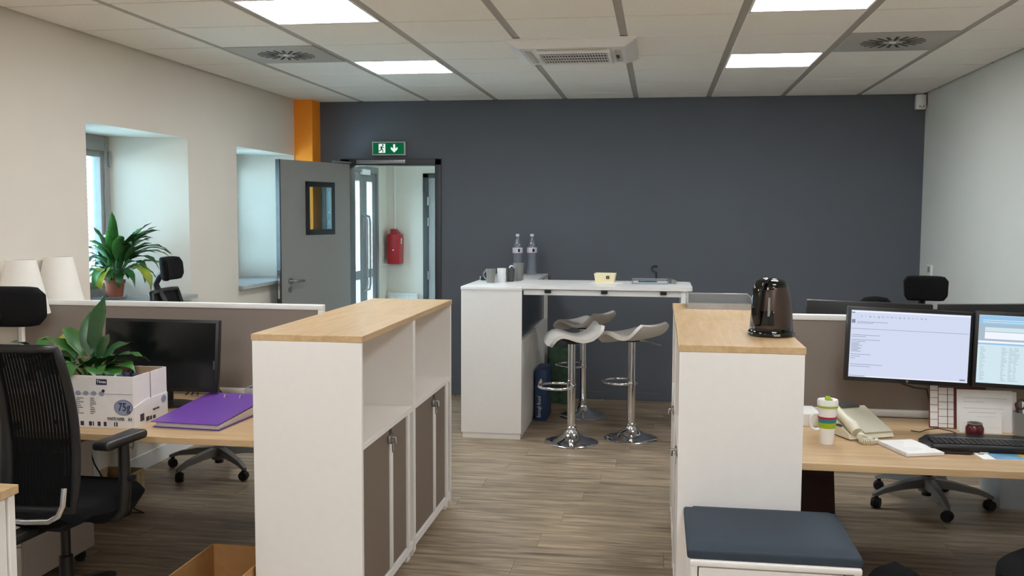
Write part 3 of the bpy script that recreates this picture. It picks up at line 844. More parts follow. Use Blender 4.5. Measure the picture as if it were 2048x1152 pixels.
# far monitors seen from behind above the screen
for i, (x, rz, rl, lab) in enumerate(((.955, radians(176), -1.2, 'black monitor back peeking over the right felt screen, nearer the kettle'), (1.53, radians(186), .9, 'black monitor back peeking over the right felt screen, nearer the wall'))):
    t, hd_, _ = monitor('monitor', lab, (x, 4.62, 1.035), rz, radians(-2), radians(rl), .55, .33, 'screenoff')
    stand(t, .3143, .06)

# ------------------------------------------------------------------ office chairs (local: faces +y)
def office_chair(label, loc, rz, dz=0., base='basegrey', base_rot=0., head=True, hw0=.25, hr0=.145):
    t = thing('office_chair', label, 'chair', loc, rz, 'black mesh office chairs')
    # five star base
    bm = new()
    lathe(bm, [(0, .075), (.045, .075), (.05, .09), (.045, .15), (.03, .16), (0, .16)], 20)
    ends = []
    for k in range(5):
        a = base_rot+2*pi*k/5+.3; c, s = cos(a), sin(a)
        n = Vector((-s, c, 0))
        secs = [(.03, .030, .10, .15), (.14, .024, .098, .138), (.26, .018, .085, .112), (.315, .014, .068, .090), (.335, .010, .065, .08)]
        rings = []
        for r, hw, z0, z1 in secs:
            p = Vector((c*r, s*r, 0))
            rings.append([bm.verts.new(p+n*q+Vector((0, 0, z))) for q, z in ((-hw, z0), (hw, z0), (hw*.8, z1), (-hw*.8, z1))])
        for r0, r1 in zip(rings, rings[1:]):
            for j in range(4): bm.faces.new((r0[j], r0[(j+1) % 4], r1[(j+1) % 4], r1[j]))
        bm.faces.new(rings[0][::-1]); bm.faces.new(rings[-1])
        ends.append((c*.315, s*.315, a))
    sb = obj('star_base', bm, base, t, smooth=35)
    for x, y_, a in ends:
        bm = new()
        for q in (-1, 1):
            m = Matrix.Translation((x, y_, .03)) @ Matrix.Rotation(a+.7, 4, 'Z') @ Matrix.Rotation(pi/2, 4, 'X')
            r = bmesh.ops.create_cone(bm, cap_ends=True, segments=18, radius1=.03, radius2=.026, depth=.02, matrix=m @ Matrix.Translation((0, 0, q*.0125)) @ (Matrix.Rotation(pi, 4, 'X') if q < 0 else Matrix.Identity(4)))
        tube(bm, [(x, y_, .04), (x, y_, .075)], .012, 8)
        obj('castor', bm, 'rubber', sb, smooth=40)
    z = .50+dz
    obj('gas_column', lathe(new(), [(.0, .05), (.026, .05), (.026, .27), (.018, .275), (.018, z-.06), (.0, z-.06)], 18), 'black', t, smooth=40)
    bm = new(); bx(bm, -.09, .09, -.13, .12, z-.095, z-.045, .012); bx(bm, -.035, .035, -.31, -.12, z-.09, z-.055, .01)
    obj('tilt_mechanism', bm, 'black', t, smooth=40)
    bm = new()
    def seat(u, v):
        x = (2*u-1); y_ = -.215+v*.50
        ex = max(0, abs(2*u-1)-.7)/.3; ey = max(0, abs(2*v-1)-.72)/.28
        sh = 1-.16*max(0, abs(2*v-1)-.45)**2/.3
        yn = 2*v-1
        x, y_ = x*sqrt(1-.30*yn*yn), .035+.25*yn*sqrt(1-.30*x*x)
        return (x*.255*sh, y_, z+.018-.028*ex**2-.032*ey**2-.012*cos(pi*(v-.35)))
    sheet(bm, seat, 18, 18, .055)
    obj('seat', bm, 'blackm', t, smooth=60)
    # backrest: curved mesh in a frame, z from .60 to 1.12
    zb, zt = .545+dz, 1.125+dz
    def back(u, v):
        hw = hw0*(1-.07*max(0, 2*v-1)**2-.03*max(0, 1-2*v)**2)
        x = (2*u-1)*hw
        y_ = -.30+.035*(2*u-1)**2*1.0-.05*(v)+.045*sin(pi*v)*.8
        return (x, y_, zb+v*(zt-zb))
    bm = new(); sheet(bm, back, 14, 18)
    obj('back_mesh', bm, 'mesh', t, smooth=60)
    bm = new()
    loop = [back(.0, j/12) for j in range(13)]+[back(i/8, 1) for i in range(1, 8)]+[back(1, 1-j/12) for j in range(13)]+[back(1-i/8, 0) for i in range(1, 8)]
    tube(bm, loop, .016, 8, True)
    tube(bm, [back(.5, j/10) for j in range(0, 11)], [.026]*5+[.02]*6, 8)
    bf = obj('back_frame', bm, 'black', t, (0, 0, 0), smooth=60)
    bm = new(); sheet(bm, lambda u, v: (Vector(back(.12+.76*u, .08+.26*v))+Vector((0, .012+.01*sin(pi*u), 0))), 10, 6, .02)
    obj('lumbar_pad', bm, 'blackm', bf, smooth=60)
    obj('back_bracket', tube(new(), [(.235, -.30, zb+.09), (.235, -.31, zb+.03), (.222, -.317, zb-.005), (.19, -.325, zb-.025), (.10, -.33, zb-.032), (-.10, -.33, zb-.032), (-.19, -.325, zb-.025), (-.222, -.317, zb-.005), (-.235, -.31, zb+.03), (-.235, -.30, zb+.09)], .011, 10), 'chrome', t, smooth=50)
    obj('back_bar', tube(new(), [(0, -.20, z-.075), (0, -.29, z-.07), (0, -.32, zb-.04), (0, -.31, zb+.06)], .024, 10), 'black', t, smooth=50)
    # headrest
    if head:
        obj('headrest_stem', tube(new(), [(0, -.315, zt-.07), (0, -.35, zt-.0), (0, -.365, zt+.045), (0, -.345, zt+.085), (0, -.315, zt+.11)], [.024, .022, .02, .02, .022], 10), 'black', t, smooth=60)
        bm = new(); rings = []
        for i in range(15):
            u = -1+2*i/14; e = max(0., 1-abs(u)**7)**(1/7.) if abs(u) < 1 else .0
            e = max(e, .62)
            cx, cz = u*hr0, zt+.14
            rg = []
            for k in range(20):
                a = 2*pi*k/20; ca, sa = cos(a), sin(a)
                yy = .026*e*math.copysign(abs(ca)**.6, ca); zz = .072*e*math.copysign(abs(sa)**.35, sa)
                rg.append(bm.verts.new((cx*(1-.06*(1-sa)*.5), -.30+.045*u*u+yy-.10*zz, cz+zz)))
            rings.append(rg)
        for r0, r1 in zip(rings, rings[1:]):
            for k in range(20): bm.faces.new((r0[k], r0[(k+1) % 20], r1[(k+1) % 20], r1[k]))
        bm.faces.new(rings[0][::-1]); bm.faces.new(rings[-1])
        obj('headrest', bm, 'blackm', t, smooth=60)
    # armrests
    for s in (-1, 1):
        bm = new()
        tube(bm, [(s*.16, -.02, z-.06), (s*.235, -.02, z-.055), (s*.27, -.02, z-.02), (s*.278, -.02, z+.06), (s*.278, -.02, z+.232)], [.02, .022, .024, .023, .02], 10)
        obj('arm_post', bm, 'black', t, smooth=60)
        bm = new(); bx(bm, s*.278-.038, s*.278+.038, -.16, .085, z+.232, z+.267, .014, 3)
        ap = obj('arm_pad', bm, 'black', t, smooth=50)
        obj('height_button', lathe(new(), [(0, 0), (.014, 0), (.014, .018), (0, .018)], 12), 'black', ap, (s*.30, -.02, z+.1), (0, s*pi/2, 0), 40)
    return t
office_chair('black mesh office chair with headrest and chrome bracket, nearest on the left', (-2.25, 3.335, 0), radians(-4), .0, 'black', .1)
office_chair('black mesh office chair with grey base between window sill and far desk', (-2.68, 5.54, 0), radians(-80), -.01, 'basegrey', .43)
office_chair('black office chair with grey star base at the far right desk', (1.49, 5.53, 0), radians(175), -.085, 'basegrey', .17, True, .24, .120)
office_chair('dark office chair cut off by the lower right corner', (1.39, 3.19, 0), radians(46), -.03, 'black', .2, False)

# ------------------------------------------------------------------ plants
def leaf_bm(length, width, e0, droop, petiole=.4, n=9, fold=.35, wav=0.):
    """one leaf starting at the origin, heading +x"""
    bm = new(); p = Vector((0, 0, 0)); step = length/n; pts = []; dirs = []
    for i in range(n+1):
        tt = i/n; e = e0-droop*tt**1.4
        d = Vector((cos(e), 0, sin(e))); pts.append(p.copy()); dirs.append(d); p = p+d*step
    k = max(1, int(n*petiole))
    tube(bm, pts[:k+1], .0028, 4)
    prev = None
    for i in range(k, n+1):
        s = (i-k)/(n-k); wd = width*.5*(sin(pi*min(1, s**.72))**.85 if 0 < s < 1 else 0.)
        up = dirs[i].cross(Vector((0, -1, 0))); up = Vector((-dirs[i].z, 0, dirs[i].x))
        wob = wav*sin(i*2.1)*.006
        a = bm.verts.new(pts[i]+Vector((0, wd, 0))+up*(wd*fold+wob)); c = bm.verts.new(pts[i]); b = bm.verts.new(pts[i]+Vector((0, -wd, 0))+up*(wd*fold-wob))
        if prev:
            bm.faces.new((prev[0], prev[1], c, a)); bm.faces.new((prev[1], prev[2], b, c))
        prev = (a, c, b)
    bmesh.ops.remove_doubles(bm, verts=bm.verts, dist=1e-5)
    return bm
def leafy(parent, leaves, z0, rr=.03, k=1.):
    for (az, L, Wd, e0, dr, m) in leaves:
        a = radians(az)
        obj('leaf', leaf_bm(L*k, Wd*k, radians(e0), radians(dr), wav=1.), m, parent, (rr*cos(a), rr*sin(a), z0), (0, 0, a), 50)

p1 = thing('potted_plant', 'peace lily with drooping leaves in a terracotta pot on the sill', 'plant', (-3.44, 5.69, 1.042))
obj('foil_saucer', lathe(new(), [(0, .0), (.062, 0), (.085, .018), (.083, .02), (.06, .004), (0, .004)], 26), 'foil', p1, smooth=30)
obj('pot', lathe(new(), [(0, .005), (.046, .005), (.06, .105), (.066, .105), (.066, .125), (.058, .125), (.056, .11), (0, .108)], 26), 'terracotta', p1, smooth=40)
obj('soil', lathe(new(), [(0, .112), (.056, .112), (0, .116)], 20), 'soil', p1)
rnd = random.Random(3); lv = []
for i in range(40):                                   # dense crown
    lv.append((rnd.uniform(0, 360), rnd.uniform(.28, .50), rnd.uniform(.045, .07), rnd.uniform(66, 90), rnd.uniform(50, 140), rnd.choice(['leaf', 'leafd', 'leafd'])))
for i in range(16):                                   # low drooping ring
    lv.append((i*22.5+rnd.uniform(-10, 10), rnd.uniform(.26, .36), rnd.uniform(.05, .07), rnd.uniform(50, 68), rnd.uniform(140, 190), rnd.choice(['leaf', 'leafd'])))
lv += [(118, .56, .06, 90, 40, 'leafd'), (175, .66, .065, 86, 45, 'leafd'), (-60, .52, .06, 86, 60, 'leaf'), (40, .46, .05, 80, 70, 'leafd'),
       (4, .50, .05, 72, 128, 'leafd'), (14, .44, .045, 68, 120, 'leafd'), (-14, .46, .055, 62, 138, 'leafd'), (24, .40, .05, 56, 130, 'leafd'),
       (-22, .44, .075, 44, 150, 'leafy'), (-82, .33, .085, 60, 215, 'leafy'), (-40, .40, .05, 40, 120, 'leafd')]
lv = [(a, L*(1-.42*max(0, -cos(radians(a)))), Wd, e, d, m) for a, L, Wd, e, d, m in lv]
leafy(p1, lv, .11, .02)

p2 = thing('potted_plant', 'leafy green plant in a clay pot standing in the paper box', 'plant', (-2.390, 3.751, .7255))
obj('pot', lathe(new(), [(0, .0), (.05, 0), (.068, .15), (.072, .15), (.072, .175), (.06, .175), (.058, .155), (0, .15)], 26), 'terracotta', p2, smooth=40)
obj('soil', lathe(new(), [(0, .158), (.058, .156), (0, .162)], 20), 'soil', p2)
lv = [(75, .47, .11, 86, 22, 'leafd'), (120, .36, .10, 82, 40, 'leafd'), (150, .36, .11, 70, 70, 'leaf'), (190, .30, .11, 62, 110, 'leaf'), (-130, .33, .11, 62, 110, 'leaf'), (12, .36, .10, 62, 92, 'leafd'), (-2, .36, .105, 52, 112, 'leaf'), (28, .40, .095, 56, 105, 'leaf'), (-26, .32, .11, 48, 128, 'leaf'),
      (-50, .30, .10, 56, 130, 'leaf'), (-82, .30, .095, 60, 140, 'leaf'), (-110, .30, .10, 58, 136, 'leaf'), (178, .36, .11, 66, 84, 'leaf'), (160, .36, .10, 52, 100, 'leafd'), (205, .34, .10, 58, 116, 'leaf'),
      (60, .34, .09, 66, 80, 'leafd'), (95, .28, .09, 72, 60, 'leafd'), (-66, .26, .09, 72, 100, 'leafd'), (230, .32, .10, 60, 120, 'leafd'), (-10, .28, .09, 74, 90, 'leafd'), (-95, .24, .08, 70, 160, 'leafy')]
lv = [(a, L*(1-.28*max(0, cos(radians(a)))), Wd, e, d, m) for a, L, Wd, e, d, m in lv]
leafy(p2, lv, .15, .02, .88)

p3 = thing('potted_plant', 'small plant in a white pot beside the desk lamp', 'plant', (-2.784, 4.042, .7205))
obj('pot', lathe(new(), [(0, .0), (.045, 0), (.058, .12), (.062, .12), (.062, .135), (.052, .135), (.05, .12), (0, .115)], 24), 'whitegl', p3, smooth=40)
obj('soil', lathe(new(), [(0, .122), (.05, .12), (0, .125)], 20), 'soil', p3)
lv = []
for i in range(14): lv.append((i*26+rnd.uniform(-9, 9), rnd.uniform(.18, .27), rnd.uniform(.06, .085), rnd.uniform(55, 82), rnd.uniform(60, 120), rnd.choice(['leaf', 'leafd', 'leaf', 'leafy'])))
leafy(p3, lv, .115, .015)

# ------------------------------------------------------------------ table lamps
def table_lamp(label, loc, rz=0.):
    t = thing('table_lamp', label, 'lamp', loc, rz, 'white cone shade table lamps')
    obj('lamp_base', lathe(new(), [(0, 0), (.075, 0), (.078, .006), (.07, .014), (.012, .02), (0, .02)], 28), 'whitegl', t, smooth=40)
    obj('lamp_stem', lathe(new(), [(.009, .018), (.009, .48), (0, .48)], 14), 'whitegl', t, smooth=40)
    obj('bulb', lathe(new(), [(0, .46), (.014, .46), (.016, .50), (.028, .54), (.02, .57), (0, .575)], 16), 'whitegl', t, smooth=50)
    bm = new()
    lathe(bm, [(.125, .385), (.068, .645), (.065, .645), (.122, .385), (.125, .385)], 40)
    sh = obj('lamp_shade', bm, 'shade', t, smooth=40)
    bm = new(); tube(bm, [(-.068, 0, .625), (.068, 0, .625)], .003, 6); tube(bm, [(0, -.068, .625), (0, .068, .625)], .003, 6); tube(bm, [(0, 0, .47), (0, 0, .625)], .003, 6)
    obj('shade_carrier', bm, 'steel', t)
    obj('rivet', lathe(new(), [(0, 0), (.004, 0), (.004, .003), (0, .003)], 10), 'mugg', sh, (.095*.35, -.112*.94, .42), (pi/2, 0, 0))
    return t
table_lamp('white cone shade lamp in front of the felt screen, behind the near chair', (-3.034, 4.216, .7205))
table_lamp('white cone shade lamp behind the felt screen by the window', (-3.070, 4.564, .7205))

# ------------------------------------------------------------------ paper box with bottles
pb = thing('paper_box', 'open white copier paper carton with 75g print on the oak desk', 'box', (-2.287, 3.705, .7205))
hx, hy, hh = .195, .134, .212
bm = new(); t_ = .004
bx(bm, -hx, hx, -hy, -hy+t_, 0, hh); bx(bm, -hx, hx, hy-t_, hy, 0, hh); bx(bm, -hx, -hx+t_, -hy+t_, hy-t_, 0, hh)
bx(bm, hx-t_, hx, -hy+t_, -.003, 0, hh); bx(bm, hx-t_, hx, .009, hy-t_, 0, hh); bx(bm, hx-t_, hx, -.003, .009, 0, .10)
obj('carton', bm, 'card', pb)
box('carton_floor', 'cardin', pb, -hx+t_, hx-t_, -hy+t_, hy-t_, 0, .004)
bm = new(); bx(bm, -hx+t_, hx-t_, hy-t_-.001, hy-t_, .004, hh-.001); bx(bm, -hx+t_, -hx+t_+.001, -hy+t_, hy-t_-.001, .004, hh-.001)
obj('inner_lining', bm, 'cardin', pb)
prism_bm = prism(new(), [(hx+.0005, -hy, 0), (hx+.0005, -hy, .085), (hx+.0005, -hy+.09, .103), (hx+.0005, hy, .103), (hx+.0005, hy, 0)], (.003, 0, 0))
obj('end_flap', prism_bm, 'card', pb)
fy = -hy-.0006
rotf = (pi/2, 0, 0)
box('logo_patch', 'print', pb, .035, .082, fy-.0004, fy, .176, .199)
text('logo_lettering', 'Times', .017, 'paper', pb, (.0585, fy-.0012, .188), rotf)
bm = new()
bx(bm, -.15, .19, fy-.0003, fy, .1385, .1398)
obj('print_line', bm, 'printgrey', pb)
for i in range(6):
    o = obj('print_dot', lathe(new(), [(0, 0), (.0105, 0), (.0105, .0008), (0, .0008)], 18, (0, 0, 0), 1.1, .85), 'printgrey', pb, (-.115+i*.0345, fy, .140), rotf)
    if i == 5: obj('print_dot', lathe(new(), [(0, 0), (.0062, 0), (.0062, .0012), (0, .0012)], 14), 'print', pb, (-.115+i*.0345+.008, fy, .151), rotf)
bm = new()
for x, n in ((-.055, 9), (.006, 9)):
    for i in range(n): bx(bm, x, x+.010+.026*rnd.random(), fy-.0003, fy, .118-i*.0078, .1204-i*.0078)
o = obj('small_print', bm, 'printblack', pb); o['kind'] = 'stuff'
obj('print_oval', lathe(new(), [(0, 0), (.043, 0), (.043, .0006), (0, .0006)], 40, (0, 0, 0), .95, .74), 'print', pb, (.152, fy, .085), rotf)
obj('print_oval', lathe(new(), [(0, 0), (.041, 0), (.041, .0008), (0, .0008)], 40, (0, 0, 0), .95, .74), 'printgrey', pb, (.152, fy-.0002, .0845), rotf)
text('weight_lettering', '75g', .048, 'print', pb, (.156, fy-.0018, .086), rotf, .78)
text('paper_lettering', 'WHITE PAPER', .0185, 'printblack', pb, (.118, fy-.0012, .037), rotf, .66)
text('size_lettering', 'A4', .021, 'printblack', pb, (.180, fy-.0012, .037), rotf, .72)
bm = new(); x = -.17
while x < .12:
    wv = rnd.uniform(.003, .018)
    if rnd.random() < .6: bx(bm, x, min(x+wv, .125), fy-.0003, fy, .006, .024)
    x += wv+.004
o = obj('barcode_band', bm, 'print', pb); o['kind'] = 'stuff'
sx_ = hx+.004
bm = new()
for a, b, c, d in ((-.09, -.06, .02, .05), (-.045, -.02, .012, .03), (-.015, .0, .012, .028), (.01, .03, .012, .026)): bx(bm, sx_-.0003, sx_+.0003, a, b, c, d)
obj('side_print', bm, 'printblack', pb)['kind'] = 'stuff'
text('side_lettering', 'WHITE PAPER', .012, 'printblack', pb, (sx_+.0008, .035, .05), (pi/2, 0, pi/2), .7)
obj('print_oval', lathe(new(), [(0, 0), (.02, 0), (.02, .0006), (0, .0006)], 24, (0, 0, 0), 1, .8), 'printgrey', pb, (sx_, .10, .08), (pi/2, 0, pi/2))
bi = None
for i, (x, yv, lab) in enumerate(((.02, -.085, 'first from the plant'), (.066, -.08, 'second from the plant'), (.112, -.088, 'third from the plant'), (.106, -.03, 'at the back near the dark monitor'), (.160, -.05, 'at the right end'), (.085, .04, 'in the middle behind the others'))):
    b = thing('small_bottle', 'dark capped bottle standing in the paper carton, '+lab, 'bottle', (-2.287+x, 3.705+yv, .7253), 0, 'bottles in the paper carton')
    obj('bottle_body', lathe(new(), [(0, 0), (.019, 0), (.02, .01), (.02, .15), (.013, .172), (.011, .18), (0, .18)], 18), 'mugd' if i % 2 else 'print', b, smooth=40)
    obj('cap', lathe(new(), [(.0125, .178), (.0135, .18), (.0135, .202), (.012, .205), (0, .205)], 16), 'print' if i < 5 else 'black', b, smooth=40)

# ------------------------------------------------------------------ purple binder, acrylic trays
bd = thing('ring_binder', 'purple lever arch binder lying on the oak desk', 'binder', (-1.868, 3.822, .7205), radians(-4))
bw, bl_ = .15, .232
def hcov(yv): return .024+.036*max(0, (yv+bl_)/(2*bl_))
box('bottom_cover', 'purple', bd, -bw, bw, -bl_+.01, bl_, 0, .003)
bm = new(); prism(bm, [(-bw, -bl_, hcov(-bl_)), (bw, -bl_, hcov(-bl_)), (bw, bl_, hcov(bl_)), (-bw, bl_, hcov(bl_))], (0, 0, .003))
tc_ = obj('top_cover', bm, 'purple', bd)
bm = new(); prism(bm, [(-bw, bl_-.001, .003), (bw, bl_-.001, .003), (bw, bl_-.001, hcov(bl_)), (-bw, bl_-.001, hcov(bl_))], (0, .003, 0))
obj('spine', bm, 'purple', bd)
bm = new(); prism(bm, [(-bw+.01, -bl_+.02, .0035), (-bw+.01, bl_-.01, .0035), (-bw+.01, bl_-.01, hcov(bl_)-.012), (-bw+.01, -bl_+.02, hcov(-bl_)-.006)], (2*bw-.02, 0, 0))
obj('paper_stack', bm, 'paper', bd)
for s in (-.04, .035):
    obj('ring_eyelet', tube(new(), [(s, bl_-.075, hcov(bl_-.075)+.003), (s, bl_-.07, hcov(bl_-.07)+.014), (s+.004, bl_-.06, hcov(bl_-.06)+.004)], .003, 6), 'chrome', tc_, smooth=40)

def acrylic_tray(name, label, loc, rz, wd, dp, ht):
    t = thing(name, label, 'tray', loc, rz)
    th = .003; n = wd/2; m = dp/2
    box('tray_floor', 'acrylic', t, -n, n, -m, m, 0, th)
    box('tray_wall', 'acrylic', t, -n, -n+th, -m, m, th, ht)
    box('tray_wall', 'acrylic', t, n-th, n, -m, m, th, ht)
    box('tray_wall', 'acrylic', t, -n+th, n-th, m-th, m, th, ht)
    box('tray_wall', 'acrylic', t, -n+th, n-th, -m, -m+th, th, ht*.55)
    rim = new()
    tube(rim, [(-n, -m, ht*.55), (-n, -m+.03, ht), (-n, m, ht), (n, m, ht), (n, -m+.03, ht), (n, -m, ht*.55)], .0022, 5)
    obj('tray_rim', rim, glass('acrylic_edge', (250, 250, 250), .3, .45), t)
    return t
acrylic_tray('letter_tray', 'clear acrylic letter tray on the oak cabinet top', (.295, 4.90, 1.1353), radians(0), .31, .25, .058)
acrylic_tray('letter_tray', 'clear plastic tray behind the purple binder', (-1.740, 4.222, .7205), radians(0), .26, .19, .07)

# ------------------------------------------------------------------ kettle
kt = thing('electric_kettle', 'black and bronze electric kettle on the oak cabinet top', 'kettle', (.430, 3.775, 1.1355), radians(8))
obj('base_unit', lathe(new(), [(0, 0), (.084, 0), (.088, .006), (.088, .014), (.082, .022), (0, .022)], 40), 'blackgl', kt, smooth=40)
obj('foot_band', lathe(new(), [(0, .0225), (.080, .0225), (.081, .028), (.080, .033), (0, .033)], 40), 'blackgl', kt, smooth=40)
obj('body', lathe(new(), [(.080, .033), (.079, .06), (.076, .10), (.071, .14), (.066, .165), (.060, .184), (.056, .192), (0, .192)], 44), 'kettle', kt, smooth=50)
obj('lid', lathe(new(), [(.059, .187), (.057, .197), (.048, .208), (.032, .216), (.012, .219), (0, .2195)], 40), 'blackgl', kt, smooth=50)
# broad strap handle on the near left side
hd = Vector((-.80, -.60, 0)); sd = Vector((.60, -.80, 0)); bm = new(); rings = []
for r, z, w_, t_k in ((.012, .212, .018, .007), (.04, .215, .020, .009), (.068, .205, .021, .010), (.083, .18, .021, .010), (.090, .145, .020, .010), (.0915, .105, .019, .010), (.089, .075, .018, .011), (.083, .052, .016, .012), (.076, .042, .012, .010)):
    c = hd*r+Vector((0, 0, z)); rg = []
    dirr = (hd*.35+Vector((0, 0, 1))).normalized() if r < .05 else ((hd+Vector((0, 0, .8))).normalized() if r < .08 and z > .1 else hd)
    for q in range(14):
        a = 2*pi*q/14; ca, sa = cos(a), sin(a)
        rg.append(bm.verts.new(c+sd*(w_*math.copysign(abs(ca)**.6, ca))+dirr*(t_k*math.copysign(abs(sa)**.6, sa))))
    rings.append(rg)
for r0, r1 in zip(rings, rings[1:]):
    for q in range(14): bm.faces.new((r0[q], r0[(q+1) % 14], r1[(q+1) % 14], r1[q]))
bm.faces.new(rings[0][::-1]); bm.faces.new(rings[-1])
obj('handle', bm, 'blackgl', kt, smooth=60)
def side(u, v):
    z = .045+v*.14; r = .0805-.0215*max(0, (z-.05)/.14)**1.5; a = -2.72+u*1.02
    return (r*cos(a), r*sin(a), z)
bm = new(); sheet(bm, side, 10, 10, .0015)
obj('dark_side_panel', bm, 'blackgl', kt, smooth=60)
bm = new(); sheet(bm, lambda u, v: tuple(1.03*q for q in side(.70+.10*u, .25+.5*v)[:2])+(side(.7, .25+.5*v)[2],), 3, 6, .002)
obj('water_gauge', bm, 'mugg', kt, smooth=60)
bm = new(); prism(bm, [(.040, .018, .188), (.060, .045, .196), (.026, .036, .188), (.034, .030, .170)], (0, 0, .008))
obj('spout', bm, 'kettle', kt, smooth=40)
bm = new(); bx(bm, -.012, .012, -.0895, -.0865, .006, .014, .001)
obj('switch_mark', bm, 'steel', kt)

# ------------------------------------------------------------------ right desk: tumbler, phone, papers
Z = .7205
tu = thing('travel_tumbler', 'white travel mug with red, teal and lime bands', 'travel mug', (0.649, 3.787, Z), radians(0))
prof = lambda z: .0255+.0125*(z/.165)
def band(name, m, z0, z1, o=.0, n=36):
    obj(name, lathe(new(), [(0, z0), (prof(z0)+o, z0), (prof(z1)+o, z1), (0, z1)], n), m, tu, smooth=40)
band('body', 'whitegl', .0, .142); band('red_band', 'crimson', .098, .107, .0012); band('teal_band', 'teal', .084, .098, .0012); band('lime_band', 'lime', .063, .084, .0012)
band('lime_ring', 'lime', .142, .150, .002)
obj('lid', lathe(new(), [(0, .150), (.039, .150), (.0395, .166), (.037, .172), (.030, .170), (0, .168)], 32), 'whitegl', tu, smooth=40)
obj('flip_cap', lathe(bx(new(), -.006, .018, -.008, .008, .169, .175, .003), [(0, .17), (.011, .17), (.012, .176), (.009, .182), (0, .183)], 18), 'lime', tu, smooth=40)
obj('handle', tube(new(), [(-.03, .0, .115), (-.048, .0, .115), (-.062, .0, .10), (-.065, .0, .08), (-.058, .0, .06), (-.044, .0, .052), (-.028, .0, .055)], .0065, 10), 'whitegl', tu, smooth=60)

ph = thing('desk_phone', 'cream desk telephone with handset beside the travel mug', 'telephone', (0.793, 3.991, Z), radians(24))
bm = new()
prism(bm, [(-.10, -.11, .004), (-.10, .11, .004), (-.10, .11, .085), (-.10, .085, .092), (-.10, -.10, .022)], (.20, 0, 0))
obj('body', bm, 'cream', ph)
bm = new(); prism(bm, [(-.03, -.105, .0235), (-.03, .075, .0895), (.095, .075, .0895), (.095, -.105, .0235)], (0, -.001, .0035))
obj('cover_sheet', bm, 'creamd', ph)
bm = new(); prism(bm, [(-.028, .06, .092), (-.028, .10, .105), (.06, .10, .105), (.06, .06, .092)], (0, -.001, .003))
obj('display', bm, 'mugd', ph)
bm = new()
tube(bm, [(-.075, .10, .098), (-.075, .075, .108), (-.075, .03, .098), (-.075, -.04, .070), (-.075, -.09, .052), (-.075, -.115, .034)], [.020, .026, .019, .018, .024, .020], 12)
hs = obj('handset', bm, 'cream', ph, smooth=60)
box('speaker_slot', 'mugd', hs, -.10, -.093, -.05, .05, .038, .05, .002)
box('key_pad', 'mugd', ph, -.095, -.055, .03, .07, .09, .0925) if False else None
bm = new(); pts = []
ctr = [(-.075, -.13, .030), (-.06, -.155, .016), (-.03, -.18, .011), (.0, -.175, .011), (.012, -.155, .011), (-.005, -.14, .015), (-.03, -.15, .026), (-.05, -.165, .026), (-.055, -.19, .012), (-.03, -.205, .011), (.0, -.20, .011), (.02, -.18, .011)]
N_ = 260
for i in range(N_):
    f = i/(N_-1)*(len(ctr)-1); k = min(int(f), len(ctr)-2); q = f-k
    p = Vector(ctr[k]).lerp(Vector(ctr[k+1]), q)-Vector((.04*min(1, f*.5), -.012*min(1, f*.5), 0)); tn = (Vector(ctr[k+1])-Vector(ctr[k])).normalized()
    a = Vector((0, 0, 1))-tn*tn.z; a.normalize(); b = tn.cross(a); an = i*2*pi/6.5
    pts.append(p+(a*cos(an)+b*sin(an))*.0075)
tube(bm, pts, .0024, 5)
obj('coiled_cord', bm, 'cream', ph, smooth=60)

nb = thing('notepad', 'white notepad with faint writing beside the phone', 'notepad', (0.940, 3.741, Z), radians(18))
box('pages', 'paper', nb, -.075, .075, -.105, .105, .0015, .012)
box('back_cover', 'cardin', nb, -.076, .076, -.106, .106, 0, .0015)
for i in range(16): obj('spiral_ring', tube(new(), [(-.075, -.098+i*.013, .004), (-.08, -.098+i*.013, .008), (-.077, -.098+i*.013, .014), (-.068, -.098+i*.013, .0125)], .0009, 4), 'steel', nb)
bm = new()
for i in range(9): bx(bm, -.055, -.05+.08*rnd.random()+.02, .085-i*.018, .0862-i*.018, .012, .0123)
obj('handwriting', bm, mat('pencil_grey', (190, 190, 196), .7), nb)['kind'] = 'stuff'

kb = thing('keyboard', 'black curved keyboard in front of the leaning papers', 'keyboard', (1.249, 3.848, Z), radians(0))
bm = new()
prism(bm, [(-.25, .0, 0), (-.235, -.125, 0), (.235, -.125, 0), (.25, 0, 0), (.22, .085, 0), (.14, .125, 0), (-.10, .125, 0), (-.20, .085, 0)], (0, 0, .018))
obj('casing', bm, 'black', kb, smooth=30)
kbm = new(); bx(kbm, -.0085, .0085, -.0085, .0085, 0, .007, .0015, 1)
kme = bpy.data.meshes.new('key'); kbm.to_mesh(kme); kbm.free(); kme.materials.append(M['black'])
for r in range(5):
    for c in range(22):
        o = bpy.data.objects.new('key', kme); COL.objects.link(o); o.parent = kb; o.location = (-.205+c*.0195, -.075+r*.0195, .018)
bm = new()
for r in range(6): bx(bm, -.18, .18, .045+r*.001, .046+r*.001, .018, .0185)
obj('label_strip', bm, 'mugg', kb)
box('wrist_rest', 'black', kb, -.23, .23, -.128, -.092, .004, .024, .006, 3)

